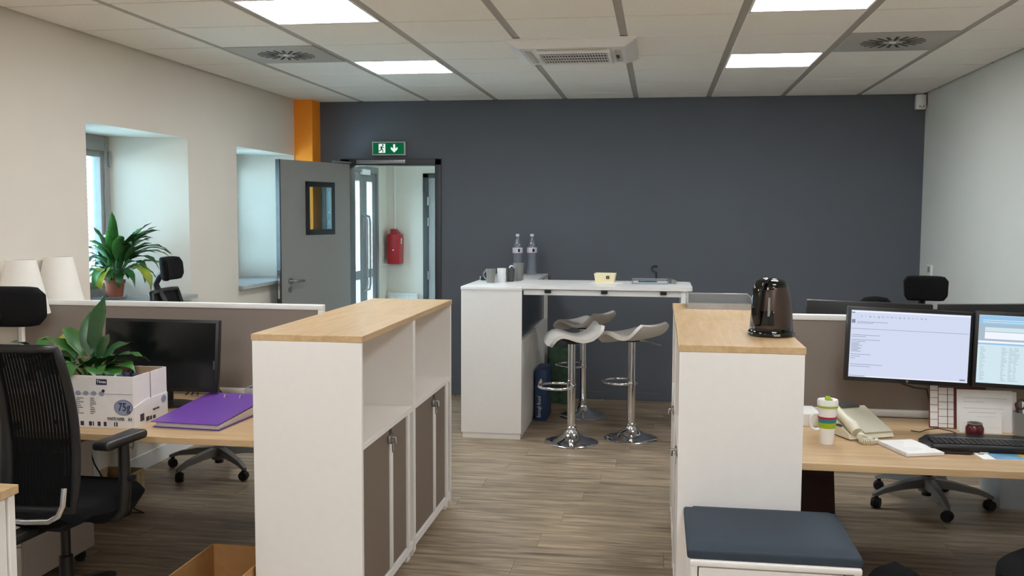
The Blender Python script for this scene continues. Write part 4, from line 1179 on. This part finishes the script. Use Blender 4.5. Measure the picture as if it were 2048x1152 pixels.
cd = thing('calendar_board', 'standing calendar card with red edge and white date cells', 'calendar', (1.228, 4.145, Z), radians(-2))
bm = new(); prism(bm, [(-.11, 0, 0), (.11, 0, 0), (.11, .03, .185), (-.11, .03, .185)], (0, .004, 0))
obj('board', bm, mat('calendar_red', (112, 52, 46), .7), cd)
for (x0, wv, offs) in ((-.106, .030, 0.), (-.073, .033, .016), (-.037, .022, .016)):
    zz = .006
    for r in range(6):
        z0 = zz+r*.0295-offs; z1 = z0+.0275
        z0 = max(z0, .003); z1 = min(z1, .181)
        if z1-z0 < .006: continue
        bm = new(); prism(bm, [(x0, -.0005+.03*z0/.185, z0), (x0+wv, -.0005+.03*z0/.185, z0), (x0+wv, -.0005+.03*z1/.185, z1), (x0, -.0005+.03*z1/.185, z1)], (0, -.001, 0))
        obj('date_cell', bm, 'paper', cd)
def sheet_of_paper(label, loc, rz, wd, ht, lean, lines):
    t = thing('paper_sheet', label, 'paper', loc, rz, 'papers leaning behind the keyboard')
    bm = new(); prism(bm, [(-wd/2, 0, 0), (wd/2, 0, 0), (wd/2, lean, ht), (-wd/2, lean, ht)], (0, .0012, 0))
    obj('page', bm, 'paper', t)
    bm = new()
    for x0, x1, z in lines: prism(bm, [(x0*wd, -.0002+lean*z, z*ht), (x1*wd, -.0002+lean*z, z*ht), (x1*wd, -.0002+lean*(z+.009), (z+.009)*ht), (x0*wd, -.0002+lean*(z+.009), (z+.009)*ht)], (0, -.0004, 0))
    obj('printed_lines', bm, mat('faint_print', (176, 174, 178), .7), t)['kind'] = 'stuff'
    return t
sheet_of_paper('printed white sheet leaning behind the keyboard, largest of the stack', (1.322, 4.109, Z), radians(-3), .21, .165, .03, [(-.38, .4, .8), (-.38, -.2, .7), (-.18, .0, .7), (-.38, .35, .55), (-.3, .2, .45), (-.38, .3, .4)])
sheet_of_paper('plain white sheet behind the printed page beside the calendar', (1.343, 4.126, Z), radians(-2), .215, .158, .03, [(-.4, .3, .9), (-.4, .2, .6)])
sheet_of_paper('small white note propped in front of the printed sheet', (1.298, 4.078, Z), radians(-3), .16, .075, .02, [(-.1, .35, .85), (-.4, -.2, .5), (.2, .45, .3)])
jr = thing('small_jar', 'dark red glass jar standing behind the keyboard', 'jar', (1.255, 4.017, Z))
obj('jar_body', lathe(new(), [(0, 0), (.03, 0), (.034, .012), (.034, .035), (.028, .046), (.024, .048), (.024, .044), (.03, .034), (.03, .012), (0, .008)], 24), 'maroon', jr, smooth=50)
obj('rim', lathe(new(), [(.024, .048), (.028, .049), (.028, .054), (.024, .055), (.024, .048)], 24), 'mugg', jr, smooth=40)
pc = thing('pencil_cup', 'grey pencil cup with pens at the right picture edge', 'pencil cup', (1.458, 4.063, Z))
obj('cup', lathe(new(), [(0, 0), (.038, 0), (.045, .095), (.043, .095), (.036, .003), (0, .003)], 24), 'mugg', pc, smooth=40)
for i, (a, b, m) in enumerate(((-.02, .01, 'black'), (.015, -.01, 'steel'), (-.03, -.015, 'maroon'), (.0, .02, 'whitegl'))):
    obj('pen', tube(new(), [(a*.3, b*.3, .006), (a*1.6, b*1.6, .13)], .0038, 8), m, pc, smooth=40)
obj('scissor_handle', tube(new(), [(-.018+.016*cos(k*pi/6), .0, .125+.02*sin(k*pi/6)) for k in range(12)], .0035, 6, True), 'cable', pc, smooth=40)
pn = thing('ballpoint_pen', 'black pen lying in front of the keyboard', 'pen', (1.095, 3.694, Z+.0045), radians(-4))
obj('barrel', tube(new(), [(-.055, 0, 0), (.045, 0, 0), (.06, 0, 0)], [.0045, .0045, .0015], 10), 'black', pn, smooth=40)
obj('clip', bx(new(), -.05, -.02, -.0012, .0012, .0045, .0065), 'black', pn)
br = thing('brochure', 'glossy brochure with blue and gold pictures at the desk edge', 'brochure', (1.264, 3.684, Z), radians(4))
box('sheet', 'paper', br, -.10, .12, -.05, .05, 0, .0012)
box('blue_picture', 'bluepic', br, -.055, .05, -.048, .048, .0012, .0016); box('gold_picture', 'goldpic', br, .05, .118, -.02, .048, .0012, .0016); box('title_mark', 'printblack', br, -.09, -.07, .02, .03, .0012, .0016)
er = tag(box('eraser', 'creamd', None, 1.182, 1.212, 3.713, 3.719, Z, Z+.006, .0015), 'small pale eraser in front of the keyboard', 'eraser')
cbl = thing('monitor_cable', 'black cable hanging below the lit mail monitor', 'cable', (1.085, 4.268, Z))
obj('cable', tube(new(), [(-.08, 0, .19), (-.05, .0, .16), (.0, .0, .145), (.05, 0, .14), (.06, 0, .10), (.075, 0, .04), (.11, .0, .004)], .0035, 6), 'cable', cbl, smooth=60)
mc = thing('mouse_cable', 'thin dark cable looping beside the keyboard', 'cable', (1.085, 4.042, Z))
obj('cable', tube(new(), [(-.06, .02, .003), (-.03, .0, .003), (.0, .01, .012), (.04, .0, .02), (.08, -.02, .016), (.12, -.04, .003)], .002, 6), 'cable', mc, smooth=60)
wp = thing('paper_stack', 'white paper stack at the cabinet side of the phone desk', 'paper', (0.614, 4.175, Z), radians(3))
box('sheets', 'paper', wp, -.06, .06, -.09, .09, 0, .05, .001, 1)
box('top_sheet', 'paper', wp, -.062, .058, -.088, .092, .0505, .0515)

# ------------------------------------------------------------------ counter objects
CT = 1.0855
def water_bottle(label, x, yv):
    t = thing('water_bottle', label, 'bottle', (x, yv, CT), 0, 'tall clear water bottles')
    obj('bottle_body', lathe(new(), [(0, .0), (.036, 0), (.041, .008), (.041, .06), (.038, .09), (.037, .12), (.041, .155), (.042, .215), (.038, .25), (.024, .285), (.0135, .31), (.0125, .325), (0, .325)], 28), 'bottle', t, smooth=50)
    lb = obj('label', lathe(new(), [(.0422, .185), (.0432, .187), (.0432, .228), (.0422, .23)], 28), mat('bottle_label', (214, 208, 222), .5), t, smooth=40)
    bm = new(); sheet(bm, lambda u, v: (.0436*cos(-1.35+u*.42), .0436*sin(-1.35+u*.42), .193+v*.028), 4, 1)
    obj('label_mark', bm, 'black', lb)
    obj('cap', lathe(new(), [(.0125, .323), (.0155, .324), (.0155, .342), (.014, .344), (0, .344)], 18), 'slat', t, smooth=40)
    return t
water_bottle('tall clear water bottle with pale label, left one of the pair', -1.178, 8.03)
water_bottle('tall clear water bottle with pale label, right one of the pair', -1.065, 8.10)
def mug(label, x, yv, r, h, m, rz, hm=None, group='mugs on the tall counter'):
    t = thing('mug', label, 'mug', (x, yv, CT), rz, group)
    obj('mug_body', lathe(new(), [(0, 0), (r*.78, 0), (r*.84, .006), (r, h), (r-.003, h), (r*.8, .01), (0, .008)], 26), m, t, smooth=40)
    obj('handle', tube(new(), [(r*.92, 0, h*.82), (r+.018, 0, h*.84), (r+.032, 0, h*.66), (r+.03, 0, h*.4), (r+.014, 0, h*.25), (r*.86, 0, h*.25)], .0058, 8), hm or m, t, smooth=60)
    return t
mug('grey mug at the left end of the counter mugs', -1.235, 7.05, .036, .105, 'mugg', radians(150))
mug('white mug with large handle among the counter mugs', -1.165, 7.12, .034, .105, 'whitegl', radians(-80))
mug('dark grey mug with white handle between counter mugs', -1.115, 7.22, .036, .10, 'mugd', radians(-160), 'whitegl')
mug('tall grey mug with white handle in front of the water bottles', -1.068, 7.335, .043, .135, 'mugg', radians(-170), 'whitegl')
rm = thing('tape_dispenser', 'small black gadget lying behind the counter mugs', 'gadget', (-1.325, 7.32, CT), radians(20))
box('body', 'black', rm, -.04, .04, -.03, .03, 0, .03, .006)
obj('tape_ring', tube(new(), [(.03*cos(k*pi/8)+.02, 0, .032+.022*sin(k*pi/8)) for k in range(16)], .006, 6, True), 'black', rm, smooth=60)

TT = 1.0985
cp = tag(box('paper_napkin', 'paper', None, -.49, -.255, 6.95, 7.18, TT, TT+.0015), 'white sheet lying under the cream box on the table', 'paper')
cbx = thing('cream_box', 'small cream flared box with dark sticker on the high table', 'box', (-.385, 7.05, TT+.0018), radians(-3))
def flared(a, b, c, d, h):
    bm = new(); lo = [(-a, -b, 0), (a, -b, 0), (a, b, 0), (-a, b, 0)]; hi = [(-c, -d, h), (c, -d, h), (c, d, h), (-c, d, h)]
    il = [(-a+.003, -b+.003, .003), (a-.003, -b+.003, .003), (a-.003, b-.003, .003), (-a+.003, b-.003, .003)]; ih = [(-c+.003, -d+.003, h), (c-.003, -d+.003, h), (c-.003, d-.003, h), (-c+.003, d-.003, h)]
    V = [[bm.verts.new(p) for p in l] for l in (lo, hi, ih, il)]
    bm.faces.new(V[0][::-1]); bm.faces.new(V[3])
    for A_, B_ in ((0, 1), (1, 2), (2, 3)):
        for i in range(4): bm.faces.new((V[A_][i], V[A_][(i+1) % 4], V[B_][(i+1) % 4], V[B_][i]))
    return bm
obj('box_body', flared(.066, .05, .076, .062, .068), 'creambox', cbx)
bm = new(); prism(bm, [(.012, -.0575, .03), (.036, -.0575, .03), (.036, -.0600, .052), (.012, -.0600, .052)], (0, -.0015, 0))
stk = obj('sticker', bm, mat('sticker_brown', (62, 44, 46), .5), cbx)
bm = new(); prism(bm, [(.020, -.0592, .037), (.028, -.0592, .037), (.028, -.0602, .045), (.020, -.0602, .045)], (0, -.0013, 0))
obj('sticker_mark', bm, 'mugg', stk)
tr = acrylic_tray('desk_tray', 'pale clear tray holding a pen on the high table', (-.06, 7.10, TT), radians(1), .26, .26, .022)
box('tray_liner', mat('liner_pale_blue', (206, 216, 224), .5), tr, -.125, .125, -.125, .125, .003, .006)
tp = thing('pen', 'dark teal pen lying in the tray on the high table', 'pen', (-.075, 7.07, TT+.0115), radians(-1))
obj('barrel', tube(new(), [(-.07, 0, 0), (.055, 0, 0), (.07, 0, 0)], [.005, .005, .0015], 10), mat('pen_teal', (22, 74, 92), .4), tp, smooth=40)
obj('clip', bx(new(), -.06, -.025, -.0012, .0012, .005, .007), 'steel', tp)
gw = thing('grey_wedge', 'small grey wedge shaped block beside the table tray', 'block', (.095, 7.08, TT), radians(10))
obj('wedge_body', prism(new(), [(-.02, -.06, 0), (.02, -.06, 0), (.03, -.06, .02), (-.005, -.06, .035)], (0, .12, 0)), 'mugg', gw)
hk = thing('cable_hook', 'dark cable curl against the grey wall above the table', 'cable', (-.04, YF-.012, 1.13))
obj('cable_curl', tube(new(), [(.03, 0, .03), (.0, 0, .035), (-.02, 0, .02), (-.015, 0, -.005), (.02, 0, -.02), (.03, 0, -.2)], .006, 6), 'cable', hk, smooth=60)

# under the table
bb = thing('blue_file_box', 'dark blue file box with white lettering leaning by the counter', 'file box', (-.885, 7.30, 0), radians(0))
box('box_body', 'bluebox', bb, -.045, .045, 0, .33, .0, .40, .003)
text('spine_lettering', 'Borough Bound', .042, 'paper', bb, (-.012, -.0012, .112), (pi/2, -pi/2, 0), .62)
bm = new(); prism(bm, [(-.018, -.0008, .30), (.002, -.0008, .335), (.012, -.0008, .31), (.002, -.0008, .285), (.01, -.0008, .27), (-.012, -.0008, .27)], (0, -.0006, 0))
obj('emblem', bm, 'paper', bb)
gb = thing('green_bag', 'mottled dark green carrier bag standing against the grey wall', 'bag', (-.80, 8.08, 0), 0)
bm = new(); sheet(bm, lambda u, v: ((u-.5)*.21+.008*sin(v*9), -.07+.012*sin(u*7+v*5)+.02*v, v*.5), 10, 12, None)
bx(bm, -.1, .1, -.06, .09, 0, .47, .01)
obj('bag_body', bm, 'greenbag', gb, smooth=60)
for q in (-.05, .09): obj('bag_handle', tube(new(), [(-.05, q, .46), (-.04, q, .54), (0, q, .57), (.04, q, .54), (.05, q, .46)], .005, 6), 'greenbag', gb, smooth=60)

# ------------------------------------------------------------------ under and beside the desks
pd = thing('drawer_pedestal', 'pale drawer pedestal on castors under the left desk', 'pedestal', (-2.77, 3.76, 0))
box('body', 'pinkwhite', pd, -.21, .21, -.24, .25, .06, .56, .002)
for a, b in ((.075, .22), (.225, .39), (.395, .555)):
    dr = box('drawer_front', 'pinkwhite', pd, -.205, .205, -.258, -.2405, a, b, .002); box('handle', 'steel', dr, -.06, .06, -.268, -.259, b-.04, b-.03, .002)
for a in (-.17, .17):
    for b in (-.19, .2): obj('castor', tube(new(), [(a-.012, b, .025), (a+.012, b, .025)], .025, 14), 'rubber', pd, smooth=40); 
for a in (-.17, .17):
    for b in (-.19, .2): box('castor_fork', 'rubber', pd, a-.016, a+.016, b-.012, b+.012, .03, .06)
rp = tag(obj('seat_pad', bx(new(), -.2, .2, -.23, .24, 0, .045, .015, 3), 'redpad', None, (-2.77, 3.76, .561), smooth=50), 'dark red seat pad on the drawer pedestal', 'seat pad')

def open_box(name, label, loc, rz, hx, hy, hh, m, mi, slats=0, cat='box', t_=.006):
    t = thing(name, label, cat, loc, rz)
    box('base', mi, t, -hx, hx, -hy, hy, 0, .006)
    box('side', m, t, -hx, hx, -hy, -hy+t_, .006, hh); box('side', m, t, -hx, hx, hy-t_, hy, .006, hh)
    box('side', m, t, -hx, -hx+t_, -hy+t_, hy-t_, .006, hh); sd = box('side', m, t, hx-t_, hx, -hy+t_, hy-t_, .006, hh)
    for i in range(slats):
        yv = -hy+.01+(i+.5)*(2*hy-.02)/slats; box('slat', m, sd, hx, hx+.005, yv-(hy/slats)*.8, yv+(hy/slats)*.8, .012, hh-.012)
    return t
cr = open_box('wooden_crate', 'pale slatted wooden crate on the floor by the window wall', (-3.0, 4.86, 0), radians(0), .11, .17, .14, 'crate', 'soil', 8, 'crate')
kb2 = open_box('cardboard_box', 'open brown cardboard box on the floor beside the left cabinet', (-1.68, 3.50, 0), radians(0), .14, .19, .22, 'kraft', 'kraft', 0)
for i, (x, lab) in enumerate(((-2.86, 'dark cable hanging from the left desk, nearer the chair arm'), (-2.74, 'dark cable looping down to the crate under the left desk'))):
    c = thing('power_cable', lab, 'cable', (x, 4.6, 0))
    pts = [((-.02, -.2, .68), (-.01, -.18, .5), (.0, -.1, .3), (.03, .0, .12), (.08, .05, .01), (.12, .02, .006), (.1, -.06, .006)), ((.08, -.2, .68), (.06, -.15, .55), (.02, -.05, .36), (-.05, .06, .2), (-.06, .1, .06), (-.02, .1, .007), (.06, .05, .006), (.02, 0, .02), (-.06, -.02, .2))][i]
    obj('cable', tube(new(), pts, .004, 6), 'cable', c, smooth=60)
cc = thing('hanging_cable', 'thin pale grey cord hanging behind the near chair armrest', 'cable', (-2.50, 4.16, 0))
obj('cable', tube(new(), [(0, 0, .68), (.02, .02, .60), (.05, .03, .54), (.03, .04, .47), (-.01, .03, .50)], .003, 6), 'mugg', cc, smooth=60)
cm = thing('cable_bundle', 'tangled black cables on the desk under the dark monitor', 'cable', (-2.149, 4.268, Z))
for k in range(3):
    obj('cable', tube(new(), [(-.08+.03*k, 0, .004), (-.04+.02*k, .01, .05+.02*k), (.0+.02*k, 0, .07), (.06, .005, .03+.02*k), (.12, 0, .004)], .003, 6), 'cable', cm, smooth=60)

ks = thing('side_cabinet', 'oak topped white cabinet corner at the lower left edge', 'cabinet', (-2.42, 2.30, 0))
box('top_board', 'oakx', ks, -.44, .44, -.40, .405, .712, .74, .0015, 1)
box('body', 'white', ks, -.425, .425, -.395, .36, .03, .712, .001, 1)
box('end_panel', 'white', ks, -.43, .432, .365, .395, .0, .712, .001, 1)
box('plinth', 'white', ks, -.40, .40, -.37, .36, 0, .03)
bi = thing('waste_bin', 'pale bin with clear plastic liner at the left picture edge', 'bin', (-2.46, 2.86, 0))
obj('bin_body', lathe(new(), [(0, 0), (.10, 0), (.13, .68), (.126, .68), (.098, .005), (0, .005)], 28), 'binplastic', bi, smooth=40)
bm = new(); n = 40
lathe(bm, [(.132, .60), (.136, .64), (.135, .70), (.128, .705), (.123, .66)], 40)
obj('plastic_liner', bm, glass('liner_clear', (240, 245, 245), .3, .5, (235, 240, 242), .1), bi, smooth=60)

bs = thing('paper_bag', 'dark brown bag standing under the right desk by the cabinet', 'bag', (.83, 5.24, 0))
bm = new(); prism(bm, [(-.10, -.14, 0), (.10, -.14, 0), (.085, -.10, .40), (-.085, -.10, .40)], (0, .26, 0))
obj('bag_body', bm, 'brownbag', bs)
obj('bag_handle', tube(new(), [(-.05, .02, .39), (-.04, .02, .47), (0, .02, .50), (.04, .02, .47), (.05, .02, .39)], .007, 8), 'brownbag', bs, smooth=60)
wb = thing('waste_bin', 'pale plastic bin on the floor beside the right desk chair', 'bin', (1.965, 5.66, 0))
bm = new()
V = [[bm.verts.new((x*a, y_*b, z)) for x, y_ in ((-1, -1), (1, -1), (1, 1), (-1, 1))] for a, b, z in ((.10, .16, 0), (.13, .20, .36), (.124, .194, .36), (.095, .155, .006))]
bm.faces.new(V[0][::-1]); bm.faces.new(V[3])
for a in range(3):
    for i in range(4): bm.faces.new((V[a][i], V[a][(i+1) % 4], V[a+1][(i+1) % 4], V[a+1][i]))
obj('bin_body', bm, 'binplastic', wb)
obj('rim', tube(new(), [(-.13, -.2, .36), (.13, -.2, .36), (.13, .2, .36), (-.13, .2, .36)], .007, 6, True), 'binplastic', wb)
bp_ = thing('backpack', 'black fabric bag slumped on the floor beside the navy cushion', 'bag', (.84, 3.27, 0))
bm = new()
def bag(u, v):
    a = 2*pi*u; ph_ = v
    r = (1-.35*ph_**2)*(1+.06*sin(3*a+4*v)); k = sin(min(1, ph_*1.15)*pi*.5)
    cap = sqrt(max(0, 1-ph_**4))
    return (.19*r*cos(a)*cap-.05*ph_, .17*r*sin(a)*cap, .45*ph_+.002)
sheet(bm, bag, 24, 12)
bmesh.ops.remove_doubles(bm, verts=bm.verts, dist=1e-5)
obj('bag_body', bm, 'blackm', bp_, smooth=70)
obj('strap', tube(new(), [(.10, .05, .36), (.16, .06, .3), (.19, .04, .18), (.17, .02, .04)], .012, 6), 'blackm', bp_, smooth=60)
ct_ = tag(obj('draped_coat', lathe(new(), [(0, .0), (.07, .01), (.075, .04), (.05, .075), (0, .085)], 20, (0, 0, 0), 1.3, .7), 'blackm', None, (1.25, 5.835, 1.045), smooth=60), 'dark fluffy bundle beside the far right chair headrest', 'clothing')
